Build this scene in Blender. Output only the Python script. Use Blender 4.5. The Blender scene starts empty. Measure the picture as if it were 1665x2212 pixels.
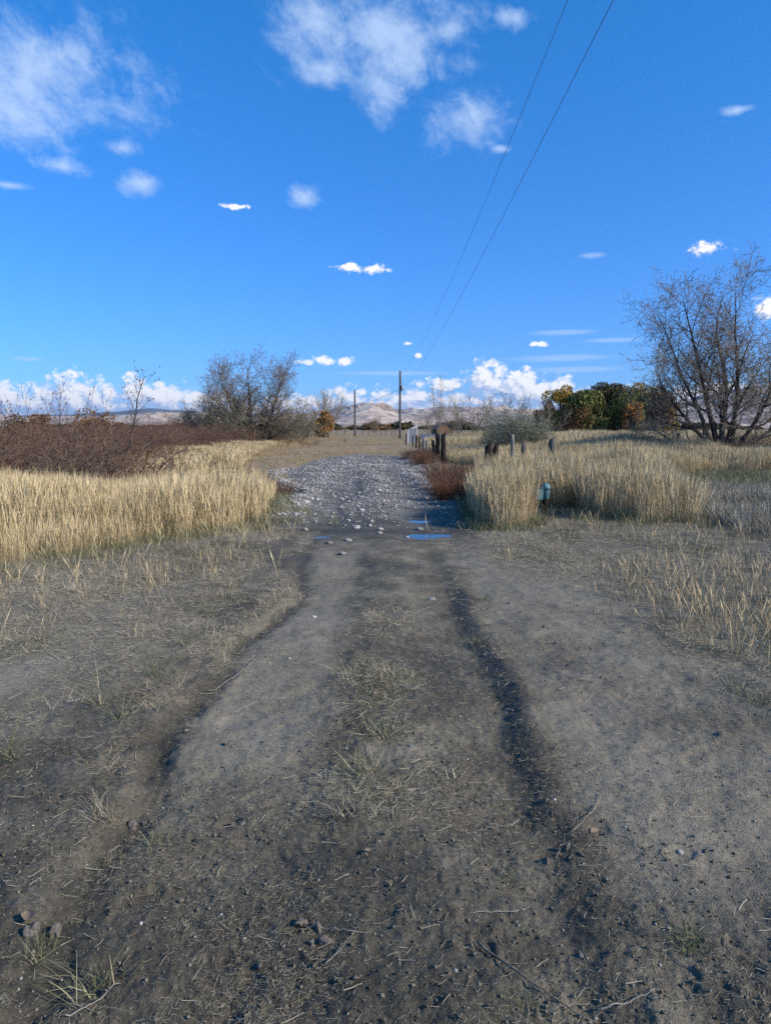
import bpy, math, random
import numpy as np
from mathutils import Vector, Matrix, Quaternion

random.seed(7)
RS = np.random.RandomState(11)
scene = bpy.context.scene
COL = scene.collection
R = math.radians

# ------------------------------------------------------------------ camera
PITCH = 6.43
CAM_H = 1.6
cam_d = bpy.data.cameras.new('camera')
cam = bpy.data.objects.new('camera', cam_d)
COL.objects.link(cam)
cam.location = (0, 0, CAM_H)
cam.rotation_euler = (R(90 - PITCH), 0, 0)
cam_d.sensor_fit = 'VERTICAL'
cam_d.sensor_height = 24.0
cam_d.lens = 24.0 * 1598.0 / 2212.0
cam_d.clip_start = 0.05
cam_d.clip_end = 90000
scene.camera = cam

# ------------------------------------------------------------------ view
scene.view_settings.view_transform = 'Standard'
scene.view_settings.look = 'None'
scene.view_settings.exposure = 0.40
scene.view_settings.gamma = 1.0
scene.view_settings.use_curve_mapping = False
scene.cycles.use_denoising = False
scene.cycles.sample_clamp_indirect = 1.5
scene.cycles.sample_clamp_direct = 6.0
scene.cycles.max_bounces = 6
scene.cycles.transparent_max_bounces = 8
scene.cycles.diffuse_bounces = 3

# ------------------------------------------------------------------ sun
SUN_EL, SUN_AZ = 30.0, 112.0       # azimuth measured from +Y towards +X
SUN_STRENGTH = 4.4
sun_d = bpy.data.lights.new('sun', 'SUN')
sun_d.energy = SUN_STRENGTH
sun_d.angle = R(1.5)
sun_d.color = (1.0, 0.885, 0.74)
sun = bpy.data.objects.new('sun', sun_d)
COL.objects.link(sun)
sdir = Vector((math.sin(R(SUN_AZ)) * math.cos(R(SUN_EL)), math.cos(R(SUN_AZ)) * math.cos(R(SUN_EL)), math.sin(R(SUN_EL))))
sun.rotation_euler = sdir.to_track_quat('Z', 'Y').to_euler()
sun.location = (20, -20, 30)


# ------------------------------------------------------------------ node helper
class S:
    """a socket with arithmetic"""
    def __init__(s, nt, sock):
        s.nt, s.k = nt, sock

    def _m(s, op, *a, clamp=False):
        n = s.nt.nodes.new('ShaderNodeMath')
        n.operation = op
        n.use_clamp = clamp
        for i, v in enumerate((s,) + a):
            if isinstance(v, S):
                s.nt.links.new(v.k, n.inputs[i])
            else:
                n.inputs[i].default_value = v
        return S(s.nt, n.outputs[0])

    def __add__(s, o): return s._m('ADD', o)
    __radd__ = __add__
    def __sub__(s, o): return s._m('SUBTRACT', o)
    def __rsub__(s, o): return (s * -1.0) + o
    def __mul__(s, o): return s._m('MULTIPLY', o)
    __rmul__ = __mul__
    def __truediv__(s, o): return s._m('DIVIDE', o)
    def max(s, o): return s._m('MAXIMUM', o)
    def min(s, o): return s._m('MINIMUM', o)
    def abs(s): return s._m('ABSOLUTE')
    def pow(s, o): return s._m('POWER', o)

    def step(s, a, b, lo=0.0, hi=1.0, smooth=True):
        n = s.nt.nodes.new('ShaderNodeMapRange')
        n.interpolation_type = 'SMOOTHSTEP' if smooth else 'LINEAR'
        s.nt.links.new(s.k, n.inputs[0])
        n.inputs[1].default_value = a
        n.inputs[2].default_value = b
        n.inputs[3].default_value = lo
        n.inputs[4].default_value = hi
        return S(s.nt, n.outputs[0])


def mixc(nt, fac, a, b, mode='MIX'):
    n = nt.nodes.new('ShaderNodeMix')
    n.data_type = 'RGBA'
    n.blend_type = mode
    n.clamp_result = False
    for i, v in ((0, fac), (6, a), (7, b)):
        if isinstance(v, S):
            nt.links.new(v.k, n.inputs[i])
        elif isinstance(v, (tuple, list)):
            n.inputs[i].default_value = (*v[:3], 1)
        else:
            n.inputs[i].default_value = v
    return S(nt, n.outputs[2])


def combine(nt, x, y, z):
    n = nt.nodes.new('ShaderNodeCombineXYZ')
    for i, v in enumerate((x, y, z)):
        if isinstance(v, S):
            nt.links.new(v.k, n.inputs[i])
        else:
            n.inputs[i].default_value = v
    return S(nt, n.outputs[0])


def noise(nt, vec, scale, detail=4, rough=0.55, dist=0.0, color=False):
    n = nt.nodes.new('ShaderNodeTexNoise')
    if vec is not None:
        nt.links.new(vec.k, n.inputs['Vector'])
    n.inputs['Scale'].default_value = scale
    n.inputs['Detail'].default_value = detail
    n.inputs['Roughness'].default_value = rough
    n.inputs['Distortion'].default_value = dist
    return S(nt, n.outputs[1 if color else 0])


def voronoi(nt, vec, scale, feat='F1', out=0):
    n = nt.nodes.new('ShaderNodeTexVoronoi')
    n.feature = feat
    if vec is not None:
        nt.links.new(vec.k, n.inputs['Vector'])
    n.inputs['Scale'].default_value = scale
    return S(nt, n.outputs[out])


def attr(nt, name, out='Fac'):
    n = nt.nodes.new('ShaderNodeAttribute')
    n.attribute_name = name
    return S(nt, n.outputs[out])


def sepc(nt, c):
    n = nt.nodes.new('ShaderNodeSeparateColor')
    nt.links.new(c.k, n.inputs[0])
    return [S(nt, n.outputs[i]) for i in range(3)]


def ramp(nt, fac, stops):
    n = nt.nodes.new('ShaderNodeValToRGB')
    e = n.color_ramp.elements
    while len(e) < len(stops):
        e.new(0.5)
    for i, (p, c) in enumerate(stops):
        e[i].position = p
        e[i].color = (*c, 1)
    nt.links.new(fac.k, n.inputs[0])
    return S(nt, n.outputs[0])


def new_mat(name, rough=0.85, spec=0.25):
    m = bpy.data.materials.new(name)
    m.use_nodes = True
    nt = m.node_tree
    b = nt.nodes['Principled BSDF']
    b.inputs['Roughness'].default_value = rough
    b.inputs['Specular IOR Level'].default_value = spec
    return m, nt, b


def bump(nt, b, h, strength=0.5, dist=0.01):
    n = nt.nodes.new('ShaderNodeBump')
    n.inputs['Strength'].default_value = strength
    n.inputs['Distance'].default_value = dist
    nt.links.new(h.k, n.inputs['Height'])
    nt.links.new(n.outputs[0], b.inputs['Normal'])


def texco(nt, which='Object'):
    n = nt.nodes.new('ShaderNodeTexCoord')
    return S(nt, n.outputs[which])


def geopos(nt):
    n = nt.nodes.new('ShaderNodeNewGeometry')
    return S(nt, n.outputs['Position'])


def objrand(nt):
    n = nt.nodes.new('ShaderNodeObjectInfo')
    return S(nt, n.outputs['Random'])


def setc(nt, b, c):
    if isinstance(c, S):
        nt.links.new(c.k, b.inputs['Base Color'])
    else:
        b.inputs['Base Color'].default_value = (*c, 1)


# ------------------------------------------------------------------ pixel -> place (photo seen at 1665 x 2212)
_p = R(PITCH)


def ray(px, py):
    X = (px - 832.5) / 1598.0
    Y = (1106 - py) / 1598.0
    return (X, math.cos(_p) + Y * math.sin(_p), -math.sin(_p) + Y * math.cos(_p))


def G(px, py):
    r = ray(px, py)
    t = -CAM_H / r[2]
    return (r[0] * t, r[1] * t)


def AE(px, py):
    r = ray(px, py)
    return (math.degrees(math.atan2(r[0], r[1])), math.degrees(math.atan2(r[2], math.hypot(r[0], r[1]))))


def AT(px, d):
    """x of a pixel column near the horizon at distance d"""
    return (px - 832.5) / 1598.0 * d


def ZT(py, d):
    r = ray(832.5, py)
    return CAM_H + r[2] / r[1] * d


# ------------------------------------------------------------------ world sky
world = bpy.data.worlds.new('World')
scene.world = world
world.use_nodes = True
wt = world.node_tree
wt.nodes.clear()
sky = wt.nodes.new('ShaderNodeTexSky')
sky.sky_type = 'NISHITA'
sky.sun_disc = False
sky.sun_elevation = R(SUN_EL)
sky.sun_rotation = R(SUN_AZ)
sky.altitude = 700
sky.air_density = 1.0
sky.dust_density = 0.25
sky.ozone_density = 2.5
SKY_STRENGTH = 0.14

# name, px, py, rx, ry (photo pixels)
PPD = 27.9
CUM = [(1052, 824, 66, 50), (1120, 838, 80, 46), (1165, 848, 60, 40), (1212, 840, 42, 38), (958, 834, 54, 28), (890, 862, 150, 18), (1030, 868, 150, 16),
       (14, 866, 54, 50), (60, 872, 50, 34), (150, 866, 100, 52), (210, 868, 60, 40), (290, 850, 46, 46), (350, 862, 90, 40), (440, 866, 80, 30), (240, 880, 120, 20), (60, 895, 90, 18),
       (705, 779, 62, 15), (668, 782, 36, 10), (738, 780, 34, 12), (1160, 743, 22, 8), (902, 768, 12, 8), (880, 742, 13, 5), (783, 848, 16, 13), (806, 852, 14, 10),
       (1535, 534, 40, 19), (1515, 540, 26, 14), (1560, 860, 150, 40), (1440, 880, 90, 30), (1290, 885, 60, 20),
       (510, 446, 34, 9), (800, 581, 52, 12), (745, 576, 44, 10), (1655, 665, 34, 30)]
WISP = [(90, 150, 210, 130), (180, 230, 150, 60), (20, 240, 110, 70), (820, 60, 150, 80), (880, 130, 110, 80), (830, 200, 70, 60), (1000, 260, 95, 62), (970, 60, 80, 50), (700, 60, 110, 80),
        (260, 318, 46, 22), (135, 360, 56, 20), (300, 395, 50, 28), (655, 425, 32, 26), (1080, 322, 24, 10), (700, 150, 60, 34), (1590, 238, 30, 10), (1110, 40, 40, 26), (20, 400, 50, 10)]
STREAK = [(1210, 773, 160, 11), (1250, 798, 130, 9), (1220, 718, 90, 8), (1320, 735, 80, 7), (840, 806, 150, 6), (60, 775, 40, 6), (1280, 552, 40, 8)]


def cloud_group(name, blobs, mode):
    g = bpy.data.node_groups.new(name, 'ShaderNodeTree')
    g.interface.new_socket('az', in_out='INPUT', socket_type='NodeSocketFloat')
    g.interface.new_socket('el', in_out='INPUT', socket_type='NodeSocketFloat')
    g.interface.new_socket('out', in_out='OUTPUT', socket_type='NodeSocketFloat')
    gi = g.nodes.new('NodeGroupInput')
    go = g.nodes.new('NodeGroupOutput')
    az, el = S(g, gi.outputs[0]), S(g, gi.outputs[1])
    if mode == 'cum':
        v = combine(g, az, el * 1.25, 3.3)
        n0 = noise(g, v, 0.33, 3, 0.5)
        n1 = noise(g, v, 0.9, 7, 0.62)
        n2 = noise(g, v, 3.2, 6, 0.65)
        vo = voronoi(g, combine(g, az + (n1 - 0.5) * 1.2, el * 1.25 + (n0 - 0.5) * 1.0, 1.0), 1.25)
        vo2 = voronoi(g, combine(g, az + (n1 - 0.5) * 0.8, el * 1.25, 5.0), 3.0)
        rough = (n0 - 0.5) * 0.5 + (n1 - 0.5) * 1.15 + (0.42 - vo) * 0.55 + (0.42 - vo2) * 0.24 + (n2 - 0.5) * 0.7
    elif mode == 'wisp':
        v = combine(g, az * 0.8 + el * 0.25, el * 0.9, 9.1)
        n0 = noise(g, v, 0.20, 3, 0.5, 0.2)
        n1 = noise(g, v, 0.62, 9, 0.68, 0.2)
        rough = (n0 - 0.5) * 1.4 + (n1 - 0.5) * 2.6 + 0.12
    else:
        v = combine(g, az * 0.25, el * 1.8 + az * 0.02, 4.1)
        n1 = noise(g, v, 0.6, 5, 0.5)
        rough = (n1 - 0.5) * 0.9
    F = None
    for (px, py, rx, ry) in blobs:
        a, e = AE(px, py)
        ra, re = rx / PPD, ry / PPD
        if py < 500:      # degrees shrink towards the picture's edge
            ra, re = ra * 1.0, re * 0.86
        da = (az - a) * (1 / ra)
        de = (el - e) * (1 / re)
        f = 1.0 - (da * da + de * de)._m('SQRT')
        if mode == 'cum' and ry <= 20:
            f = f * 0.72
        F = f if F is None else F.max(f)
    if mode == 'cum':
        # the bank of cumulus that runs on round the horizon
        top = noise(g, combine(g, az, 0.0, 7.7), 0.12, 2, 0.5) * 9.0 - 1.4
        F = F.max(((top - el) * 0.45).min(0.55))
        out = F + rough
    elif mode == 'wisp':
        # outside the view the same thin clouds go on in patches
        side = az.abs().step(32, 46).max(el.step(31, 42))
        patch = (noise(g, combine(g, az, el * 1.2, 2.0), 0.035, 2, 0.5) - 0.60) * 5.0
        F = F.max(patch * side + (side - 1.0) * 2.0)
        out = F * 0.8 + rough * 0.8
    else:
        out = F * 1.2 + rough
    g.links.new(out.k, go.inputs[0])
    return g


tc = texco(wt, 'Generated')
sx = wt.nodes.new('ShaderNodeSeparateXYZ')
wt.links.new(tc.k, sx.inputs[0])
dx, dy, dz = (S(wt, sx.outputs[i]) for i in range(3))
az = dx._m('ARCTAN2', dy) * (180 / math.pi)
el = dz._m('ARCSINE') * (180 / math.pi)


def use_group(g, a, e):
    n = wt.nodes.new('ShaderNodeGroup')
    n.node_tree = g
    wt.links.new(a.k, n.inputs[0])
    wt.links.new(e.k, n.inputs[1])
    return S(wt, n.outputs[0])


g_cum, g_wisp, g_str = cloud_group('cumulus', CUM, 'cum'), cloud_group('wisps', WISP, 'wisp'), cloud_group('streaks', STREAK, 'streak')
c0 = use_group(g_cum, az, el)
c1 = use_group(g_cum, az + 0.30, el + 0.38)
c2 = use_group(g_cum, az + 0.9, el + 1.1)
cden = c0.step(0.02, 0.50) * el.step(-0.5, 1.6, 0.55, 1.0)
lit = ((c0 - c1) * 1.0 + (c0 - c2) * 0.55 + 0.42).step(0.0, 1.10)
w0 = use_group(g_wisp, az, el)
wden = w0.step(-0.10, 1.20) * 0.74
s0 = use_group(g_str, az, el)
sden = s0.step(0.05, 0.9) * 0.42

skyc = S(wt, sky.outputs[0])
tint = mixc(wt, el.step(0, 45, 0, 1, False), (0.26, 0.49, 0.98), (0.04, 0.86, 1.40))
skyc = mixc(wt, 1.0, skyc, tint, 'MULTIPLY')
WHITE = 0.86 / SKY_STRENGTH
cl_shadow = tuple(v * WHITE for v in (0.33, 0.47, 0.76))
cl_white = tuple(v * WHITE for v in (0.98, 0.98, 1.0))
cl_bank = tuple(v * WHITE for v in (0.40, 0.56, 0.84))
cl_thin = tuple(v * WHITE for v in (0.50, 0.66, 0.92))
skyc = mixc(wt, sden, skyc, cl_thin)
skyc = mixc(wt, wden, skyc, tuple(v * WHITE for v in (0.54, 0.70, 0.95)))
bn = noise(wt, combine(wt, az * 0.35, el * 1.1, 6.0), 0.8, 5, 0.6)
bank = (bn * 2.2 - el * 0.34 + 0.10).step(0.35, 1.0) * el.step(-0.3, 0.4) * 0.8
skyc = mixc(wt, bank, skyc, cl_bank)
cumc = mixc(wt, lit, cl_shadow, cl_white)
skyc = mixc(wt, cden, skyc, cumc)
bg = wt.nodes.new('ShaderNodeBackground')
bg.inputs['Strength'].default_value = SKY_STRENGTH
wt.links.new(skyc.k, bg.inputs[0])
wo = wt.nodes.new('ShaderNodeOutputWorld')
wt.links.new(bg.outputs[0], wo.inputs[0])
world.cycles.sampling_method = 'MANUAL'
world.cycles.sample_map_resolution = 512

# ------------------------------------------------------------------ numpy noise
_perm = np.random.RandomState(5).rand(65536).astype(np.float32)


def _h(ix, iy, s):
    k = (ix.astype(np.int64) * 73856093) ^ (iy.astype(np.int64) * 19349663) ^ (s * 83492791)
    k = (k ^ (k >> 13)) * 1274126177
    return _perm[(k >> 7) & 65535]


def vn(x, y, s=0):
    x = np.asarray(x, dtype=np.float64)
    y = np.asarray(y, dtype=np.float64)
    ix, iy = np.floor(x), np.floor(y)
    fx, fy = x - ix, y - iy
    fx = fx * fx * (3 - 2 * fx)
    fy = fy * fy * (3 - 2 * fy)
    a, b, c, d = _h(ix, iy, s), _h(ix + 1, iy, s), _h(ix, iy + 1, s), _h(ix + 1, iy + 1, s)
    return (a + (b - a) * fx) * (1 - fy) + (c + (d - c) * fx) * fy - 0.5


def fbm(x, y, s=0, oct=4, gain=0.5):
    r, a = 0, 1.0
    for i in range(oct):
        r = r + a * vn(x, y, s + i * 17)
        x, y, a = x * 2.03 + 5.1, y * 2.03 - 3.7, a * gain
    return r


def sm(a, b, x):
    t = np.clip((x - a) / (b - a), 0, 1)
    return t * t * (3 - 2 * t)


def inpoly(x, y, P):
    x, y = np.asarray(x), np.asarray(y)
    r = np.zeros(x.shape, bool)
    n = len(P)
    for i in range(n):
        x0, y0 = P[i]
        x1, y1 = P[(i + 1) % n]
        c = ((y0 > y) != (y1 > y))
        with np.errstate(divide='ignore', invalid='ignore'):
            xi = (x1 - x0) * (y - y0) / ((y1 - y0) if y1 != y0 else 1e-9) + x0
        r ^= c & (x < xi)
    return r


# ------------------------------------------------------------------ the lie of the land
P_L1 = [(-14, 6.6), (-7, 7.2), (-4.4, 8.3), (-3.9, 9.5), (-3.2, 10.4), (-2.2, 12.4), (-2.25, 13.5), (-2.5, 15.5), (-2.7, 16.8), (-3.1, 18.5), (-4.2, 20.0), (-5.4, 18.6), (-6.0, 16.2), (-9, 15.0), (-16, 13.6), (-22, 12)]
P_L2 = [(-6.6, 22.5), (-6.0, 26), (-6.2, 31), (-7.8, 42), (-9.4, 60), (-10, 76), (-20, 78), (-16, 60), (-13, 42), (-11.5, 30), (-9, 22)]
P_C = [(1.55, 12.1), (1.95, 11.6), (2.3, 11.9), (2.45, 12.8), (2.5, 15.0), (2.7, 16.6), (2.3, 17.0), (1.85, 15)]
P_R1 = [(3.62, 13.9), (3.85, 12.9), (4.4, 12.4), (5.3, 12.6), (5.6, 13.6), (6.6, 16.5), (7.4, 19.5), (8.6, 24), (11.3, 26.5), (16, 26.5), (24, 26), (40, 40), (60, 90), (30, 90), (8, 88), (3.2, 66), (3.3, 45), (3.1, 34), (4.5, 28), (6.2, 26.5), (5.8, 22), (5.2, 19), (4.1, 16.5)]
P_R2 = [(5.2, 11.0), (7, 10.4), (12, 11.5), (14, 16), (9.5, 19.5), (7.6, 19), (6.0, 15)]
P_GR = [(7.4, 19.5), (9, 18.5), (16, 20), (24, 24), (16, 26.5), (11.3, 26.5), (9.0, 24)]
_ry = [12.2, 13, 15, 18, 22, 27, 34, 40, 44, 47]
_rl = [-2.0, -2.2, -2.3, -2.4, -3.1, -3.9, -4.0, -3.6, -2.6, -1.2]
_rr = [1.3, 1.6, 1.9, 1.7, 1.6, 1.9, 2.0, 1.7, 1.0, -0.4]


def road_mask(x, y):
    L = np.interp(y, _ry, _rl) + 0.35 * fbm(x * 0.9, y * 0.5, 61, 3)
    Rr = np.interp(y, _ry, _rr) + 0.35 * fbm(x * 0.9, y * 0.5, 67, 3)
    return sm(0, 0.35, x - L) * sm(0, 0.35, Rr - x) * sm(11.6, 12.8, y) * (1 - sm(43.5, 46.5, y))


def xl(y): return -1.10 + 0.10 * np.sin(y * 1.1) + 0.10 * fbm(y * 1.3, 0 * y, 31, 4) + 0.02 * (y - 4)
def xr(y): return 0.735 + 0.03 * np.sin(y * 1.7 + 1) + 0.09 * fbm(y * 1.9, 0 * y + 3, 37, 4)


PUD = [(0.52, 11.02, 0.34, 0.24, 0.3), (0.80, 11.08, 0.20, 0.10, 0.0), (0.53, 12.90, 0.20, 0.26, 0.0), (-0.92, 10.95, 0.22, 0.09, 0.0)]
PRINTS = [G(560, 1712) + (0.10, 0.055, 0.9, .014), G(520, 2080) + (0.145, 0.05, -1.1, .010), G(1470, 1845) + (0.06, 0.045, 0.4, .018), G(1045, 2035) + (0.035, 0.07, 0.1, .016),
          G(495, 1770) + (0.05, 0.04, 0.4, .018), G(660, 1740) + (0.06, 0.04, 1.4, .012), G(1350, 1840) + (0.07, 0.05, .3, .010), G(640, 1990) + (0.06, 0.04, 0.6, .014),
          G(1560, 2080) + (0.12, 0.06, -.5, .02), G(1100, 1330) + (0.1, 0.07, .3, .02), G(820, 1980) + (0.09, 0.05, 1.2, .01), G(300, 1930) + (0.09, 0.05, .9, .013),
          G(1290, 1790) + (0.05, 0.05, .9, .014), G(1500, 1640) + (0.1, 0.05, .9, .012), G(250, 1690) + (0.07, 0.05, .2, .014)]


def H(x, y):
    x = np.asarray(x, float)
    y = np.asarray(y, float)
    r = np.hypot(x, y)
    near = 1 - sm(11, 17, r)
    h = 0.05 * fbm(x * 0.35, y * 0.35, 1, 3) * sm(2, 9, r)
    h = h + near * (0.034 * fbm(x * 1.6, y * 1.6, 3, 4) + 0.016 * fbm(x * 9, y * 9, 9, 3))
    fine = 1 - sm(4.5, 9, r)
    fine = fine * (1 - .55 * packed(x, y))
    h = h + fine * (0.0095 * fbm(x * 34, y * 34, 19, 4, 0.7))
    clod = np.maximum(fbm(x * 16, y * 16, 23, 2) - 0.18, 0) * np.clip(fbm(x * 1.1, y * 1.1, 29, 2) * 2 + .6, 0, 1)
    h = h + fine * 0.018 * clod
    # wheel tracks
    on = (1 - sm(9.0, 11.5, y)) * sm(-6, -3, y)
    L, Rr = xl(y), xr(y)
    deep = (0.034 * (1 - sm(5.5, 9.5, y)) + 0.012) * (0.35 + .65 * sm(2.2, 3.6, y))
    bank_l = 1 - sm(-0.09, 0.10, x - L)
    bank_r = sm(-0.15, 0.05, x - Rr)
    mid = sm(-0.45, -0.05, x) * (1 - sm(0.15, 0.5, x))
    h = h + on * (0.045 * bank_l + deep * bank_r + 0.022 * mid - 0.03)
    ridge = np.exp(-((x - Rr - 0.06) / 0.07) ** 2) * (0.5 + fbm(y * 3, x * 3, 41, 3))
    h = h + on * 0.012 * ridge
    lump = np.exp(-((x - L) / 0.22) ** 2) * fbm(x * 7, y * 5, 43, 3)
    h = h + on * near * 0.035 * lump
    dent = np.exp(-((x - L - 0.03) / 0.075) ** 2)
    h = h - on * 0.022 * dent
    # far undulation
    h = h + 0.55 * sm(45, 140, r)
    h = h + sm(30, 120, r) * 0.5 * fbm(x * 0.012, y * 0.012, 51, 3) * (1 - sm(400, 2000, r)) * 0.4
    # gravel track
    rm = road_mask(x, y)
    h = h + rm * 0.06 * fbm(x * 1.2, y * 0.8, 71, 3)
    h = h + berm(x, y) * 0.16
    # puddle hollows
    k = np.exp(-(((x - 0.3) / 2.4) ** 2 + ((y - 12) / 1.6) ** 2))
    h = h * (1 - 0.8 * k) - 0.02 * k
    for (cx, cy, a, b, t) in PUD:
        q = ((x - cx) / a) ** 2 + ((y - cy) / b) ** 2
        h = h - 0.020 * np.exp(-q * 0.9)
    for (cx, cy, a, b, t, dp) in PRINTS:
        c, s = math.cos(t), math.sin(t)
        u, v = (x - cx) * c + (y - cy) * s, -(x - cx) * s + (y - cy) * c
        q = np.sqrt((u / a) ** 2 + (v / b) ** 2)
        h = h - dp * .45 * (1 - sm(0.6, 1.15, q)) + dp * 0.3 * np.exp(-((q - 1.2) / 0.16) ** 2)
    return h


def berm(x, y):
    b = np.exp(-((x - np.interp(y, [12, 15, 18, 21, 25], [-2.1, -1.95, -1.9, -2.9, -3.9])) / 0.38) ** 2) * sm(12.2, 13.5, y) * (1 - sm(26, 32, y))
    c = np.exp(-((x - np.interp(y, [15, 22, 30], [-0.3, -0.1, -0.9])) / 0.35) ** 2) * sm(15, 18, y) * (1 - sm(30, 36, y)) * 0.5
    d = np.exp(-((x - np.interp(y, [16, 19, 23, 30], [2.0, 1.2, 0.9, 0.6])) / 0.32) ** 2) * sm(16.5, 18, y) * (1 - sm(26, 34, y)) * 0.7
    e = np.exp(-(((x - 1.75) / 0.45) ** 2 + ((y - 14.6) / 0.3) ** 2)) * 0.6
    return np.clip(b + c + d + e, 0, 1.2) * (0.55 + 0.9 * fbm(x * 2.2, y * 1.4, 73, 3))


def packed(x, y):
    """smooth trodden lanes of paler, drier soil"""
    n = fbm(x * 1.7, y * 1.1, 95, 4)
    L, Rr = xl(y), xr(y)
    a = sm(0.04, 0.22, x - L) * (1 - sm(-0.48, -0.22, x)) * sm(2.2, 4.2, y) * (1 - sm(9.5, 11.5, y))
    b = sm(0.05, 0.22, x - Rr) * (1 - sm(0.9, 2.0, x - Rr)) * sm(1.8, 3.2, y) * (1 - sm(8, 11, y))
    c = sm(0.3, 0.8, L - x) * (1 - sm(1.6, 2.6, L - x)) * sm(3.2, 4.5, y) * (1 - sm(6, 8, y)) * .7
    return np.clip(np.maximum.reduce([a, b, c]) * (0.85 + 1.1 * n), 0, 1)


def straw_mask(x, y):
    """pale matted dry grass lying on the soil"""
    r = np.hypot(x, y)
    n = fbm(x * 1.1, y * 1.1, 81, 4)
    left = sm(0.1, 0.9, xl(y) - x) * sm(2.3, 5.8, y)
    left = left * (0.50 + 0.70 * sm(4.0, 6.5, y)) * (0.85 + 1.6 * n)
    right = sm(0.8, 2.2, x - xr(y)) * sm(2.6, 6.5, y) * (0.30 + 1.6 * n) + sm(0.2, 1.0, x - xr(y)) * sm(6.0, 9.5, y) * (0.70 + 1.4 * n)
    right = right + sm(1.3, 2.6, x) * sm(3.2, 6, y) * 0.35
    c = np.exp(-((x + 0.02) / 0.28) ** 2) * sm(2.7, 3.3, y) * (1 - sm(5.6, 7.5, y)) * (0.85 + 2.0 * n)
    edge = np.exp(-((x - xl(y) + 0.12) / 0.16) ** 2) * (0.3 + 2.0 * n) * sm(2.2, 3.2, y)
    redge = np.exp(-((x - xr(y) - 0.05) / 0.16) ** 2) * (0.1 + 2.0 * n) * sm(3.0, 4.5, y)
    return np.clip(np.maximum.reduce([left, right, c, edge, redge]) * (1 - .6 * packed(x, y)), 0, 1) * (1 - road_mask(x, y)) * sm(1.4, 2.2, r)


def green_mask(x, y):
    n = fbm(x * 1.9 + 3, y * 1.9, 87, 3)
    g = sm(0.16, 0.42, n) * 0.8
    g = np.maximum(g, .75 * np.exp(-((x + .02) / .32) ** 2) * sm(2.4, 3.0, y) * (1 - sm(5.2, 6.5, y)))
    g = np.maximum(g, inpoly(x, y, P_GR) * np.clip(0.75 + n, 0, 1))
    return np.clip(g, 0, 1)


def wet_dark_mask(x, y):  # wet mud round the puddles, plus ground that is simply darker
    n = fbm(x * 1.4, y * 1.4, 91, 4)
    w = np.exp(-((x - xr(y) + 0.03) / 0.085) ** 2) * (1 - sm(6.2, 8.5, y)) * (1.0 + n * .6)  # darker band along the right rut
    w = np.maximum(w, np.exp(-((x - xl(y) - .03) / 0.10) ** 2) * (0.95 + n))  # darker stripe along the left rut edge
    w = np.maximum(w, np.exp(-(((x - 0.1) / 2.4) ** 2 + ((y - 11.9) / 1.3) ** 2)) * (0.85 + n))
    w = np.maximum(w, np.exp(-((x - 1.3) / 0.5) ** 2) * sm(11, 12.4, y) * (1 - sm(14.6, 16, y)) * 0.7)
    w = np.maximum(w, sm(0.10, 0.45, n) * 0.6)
    w = np.maximum(w, (1 - sm(2.4, 3.6, y)) * (0.35 + n))  # darker towards the camera
    w = np.maximum(w, sm(0.0, 0.5, xl(y) + .25 - x) * (1 - sm(3.2, 4.6, y)) * (.75 + n))  # darker near ground left of the left rut
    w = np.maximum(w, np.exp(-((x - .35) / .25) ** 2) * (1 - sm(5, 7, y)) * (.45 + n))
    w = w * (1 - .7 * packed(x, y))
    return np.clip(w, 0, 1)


def link(o, parent=None):
    COL.objects.link(o)
    if parent is not None:
        o.parent = parent
    return o


def tag(o, label=None, cat=None, group=None, kind=None):
    if label: o['label'] = label
    if cat: o['category'] = cat
    if group: o['group'] = group
    if kind: o['kind'] = kind
    return o


def mesh_np(name, V, F, mats=(), smooth=True, uvn=None):
    """V (n,3), F (m,3|4) arrays"""
    me = bpy.data.meshes.new(name)
    V = np.asarray(V, np.float32)
    F = np.asarray(F, np.int32)
    me.vertices.add(len(V))
    me.vertices.foreach_set('co', V.ravel())
    k = F.shape[1]
    me.loops.add(F.size)
    me.loops.foreach_set('vertex_index', F.ravel())
    me.polygons.add(len(F))
    me.polygons.foreach_set('loop_start', np.arange(0, F.size, k, dtype=np.int32))
    me.polygons.foreach_set('loop_total', np.full(len(F), k, np.int32))
    if smooth:
        me.polygons.foreach_set('use_smooth', np.ones(len(F), bool))
    me.update(calc_edges=True)
    for m in mats:
        me.materials.append(m)
    return me


def add_col(me, name, C):
    a = me.color_attributes.new(name, 'FLOAT_COLOR', 'POINT')
    C = np.concatenate([C, np.ones((len(C), 1))], 1).astype(np.float32)
    a.data.foreach_set('color', C.ravel())


def add_f(me, name, C):
    a = me.attributes.new(name, 'FLOAT', 'POINT')
    a.data.foreach_set('value', np.asarray(C, np.float32))


def grid_faces(nr, nc, wrap=False):
    i = np.arange(nr - 1)[:, None]
    j = np.arange(nc if wrap else nc - 1)[None, :]
    j2 = (j + 1) % nc
    return np.stack([i * nc + j, i * nc + j2, (i + 1) * nc + j2, (i + 1) * nc + j], -1).reshape(-1, 4)


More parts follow.
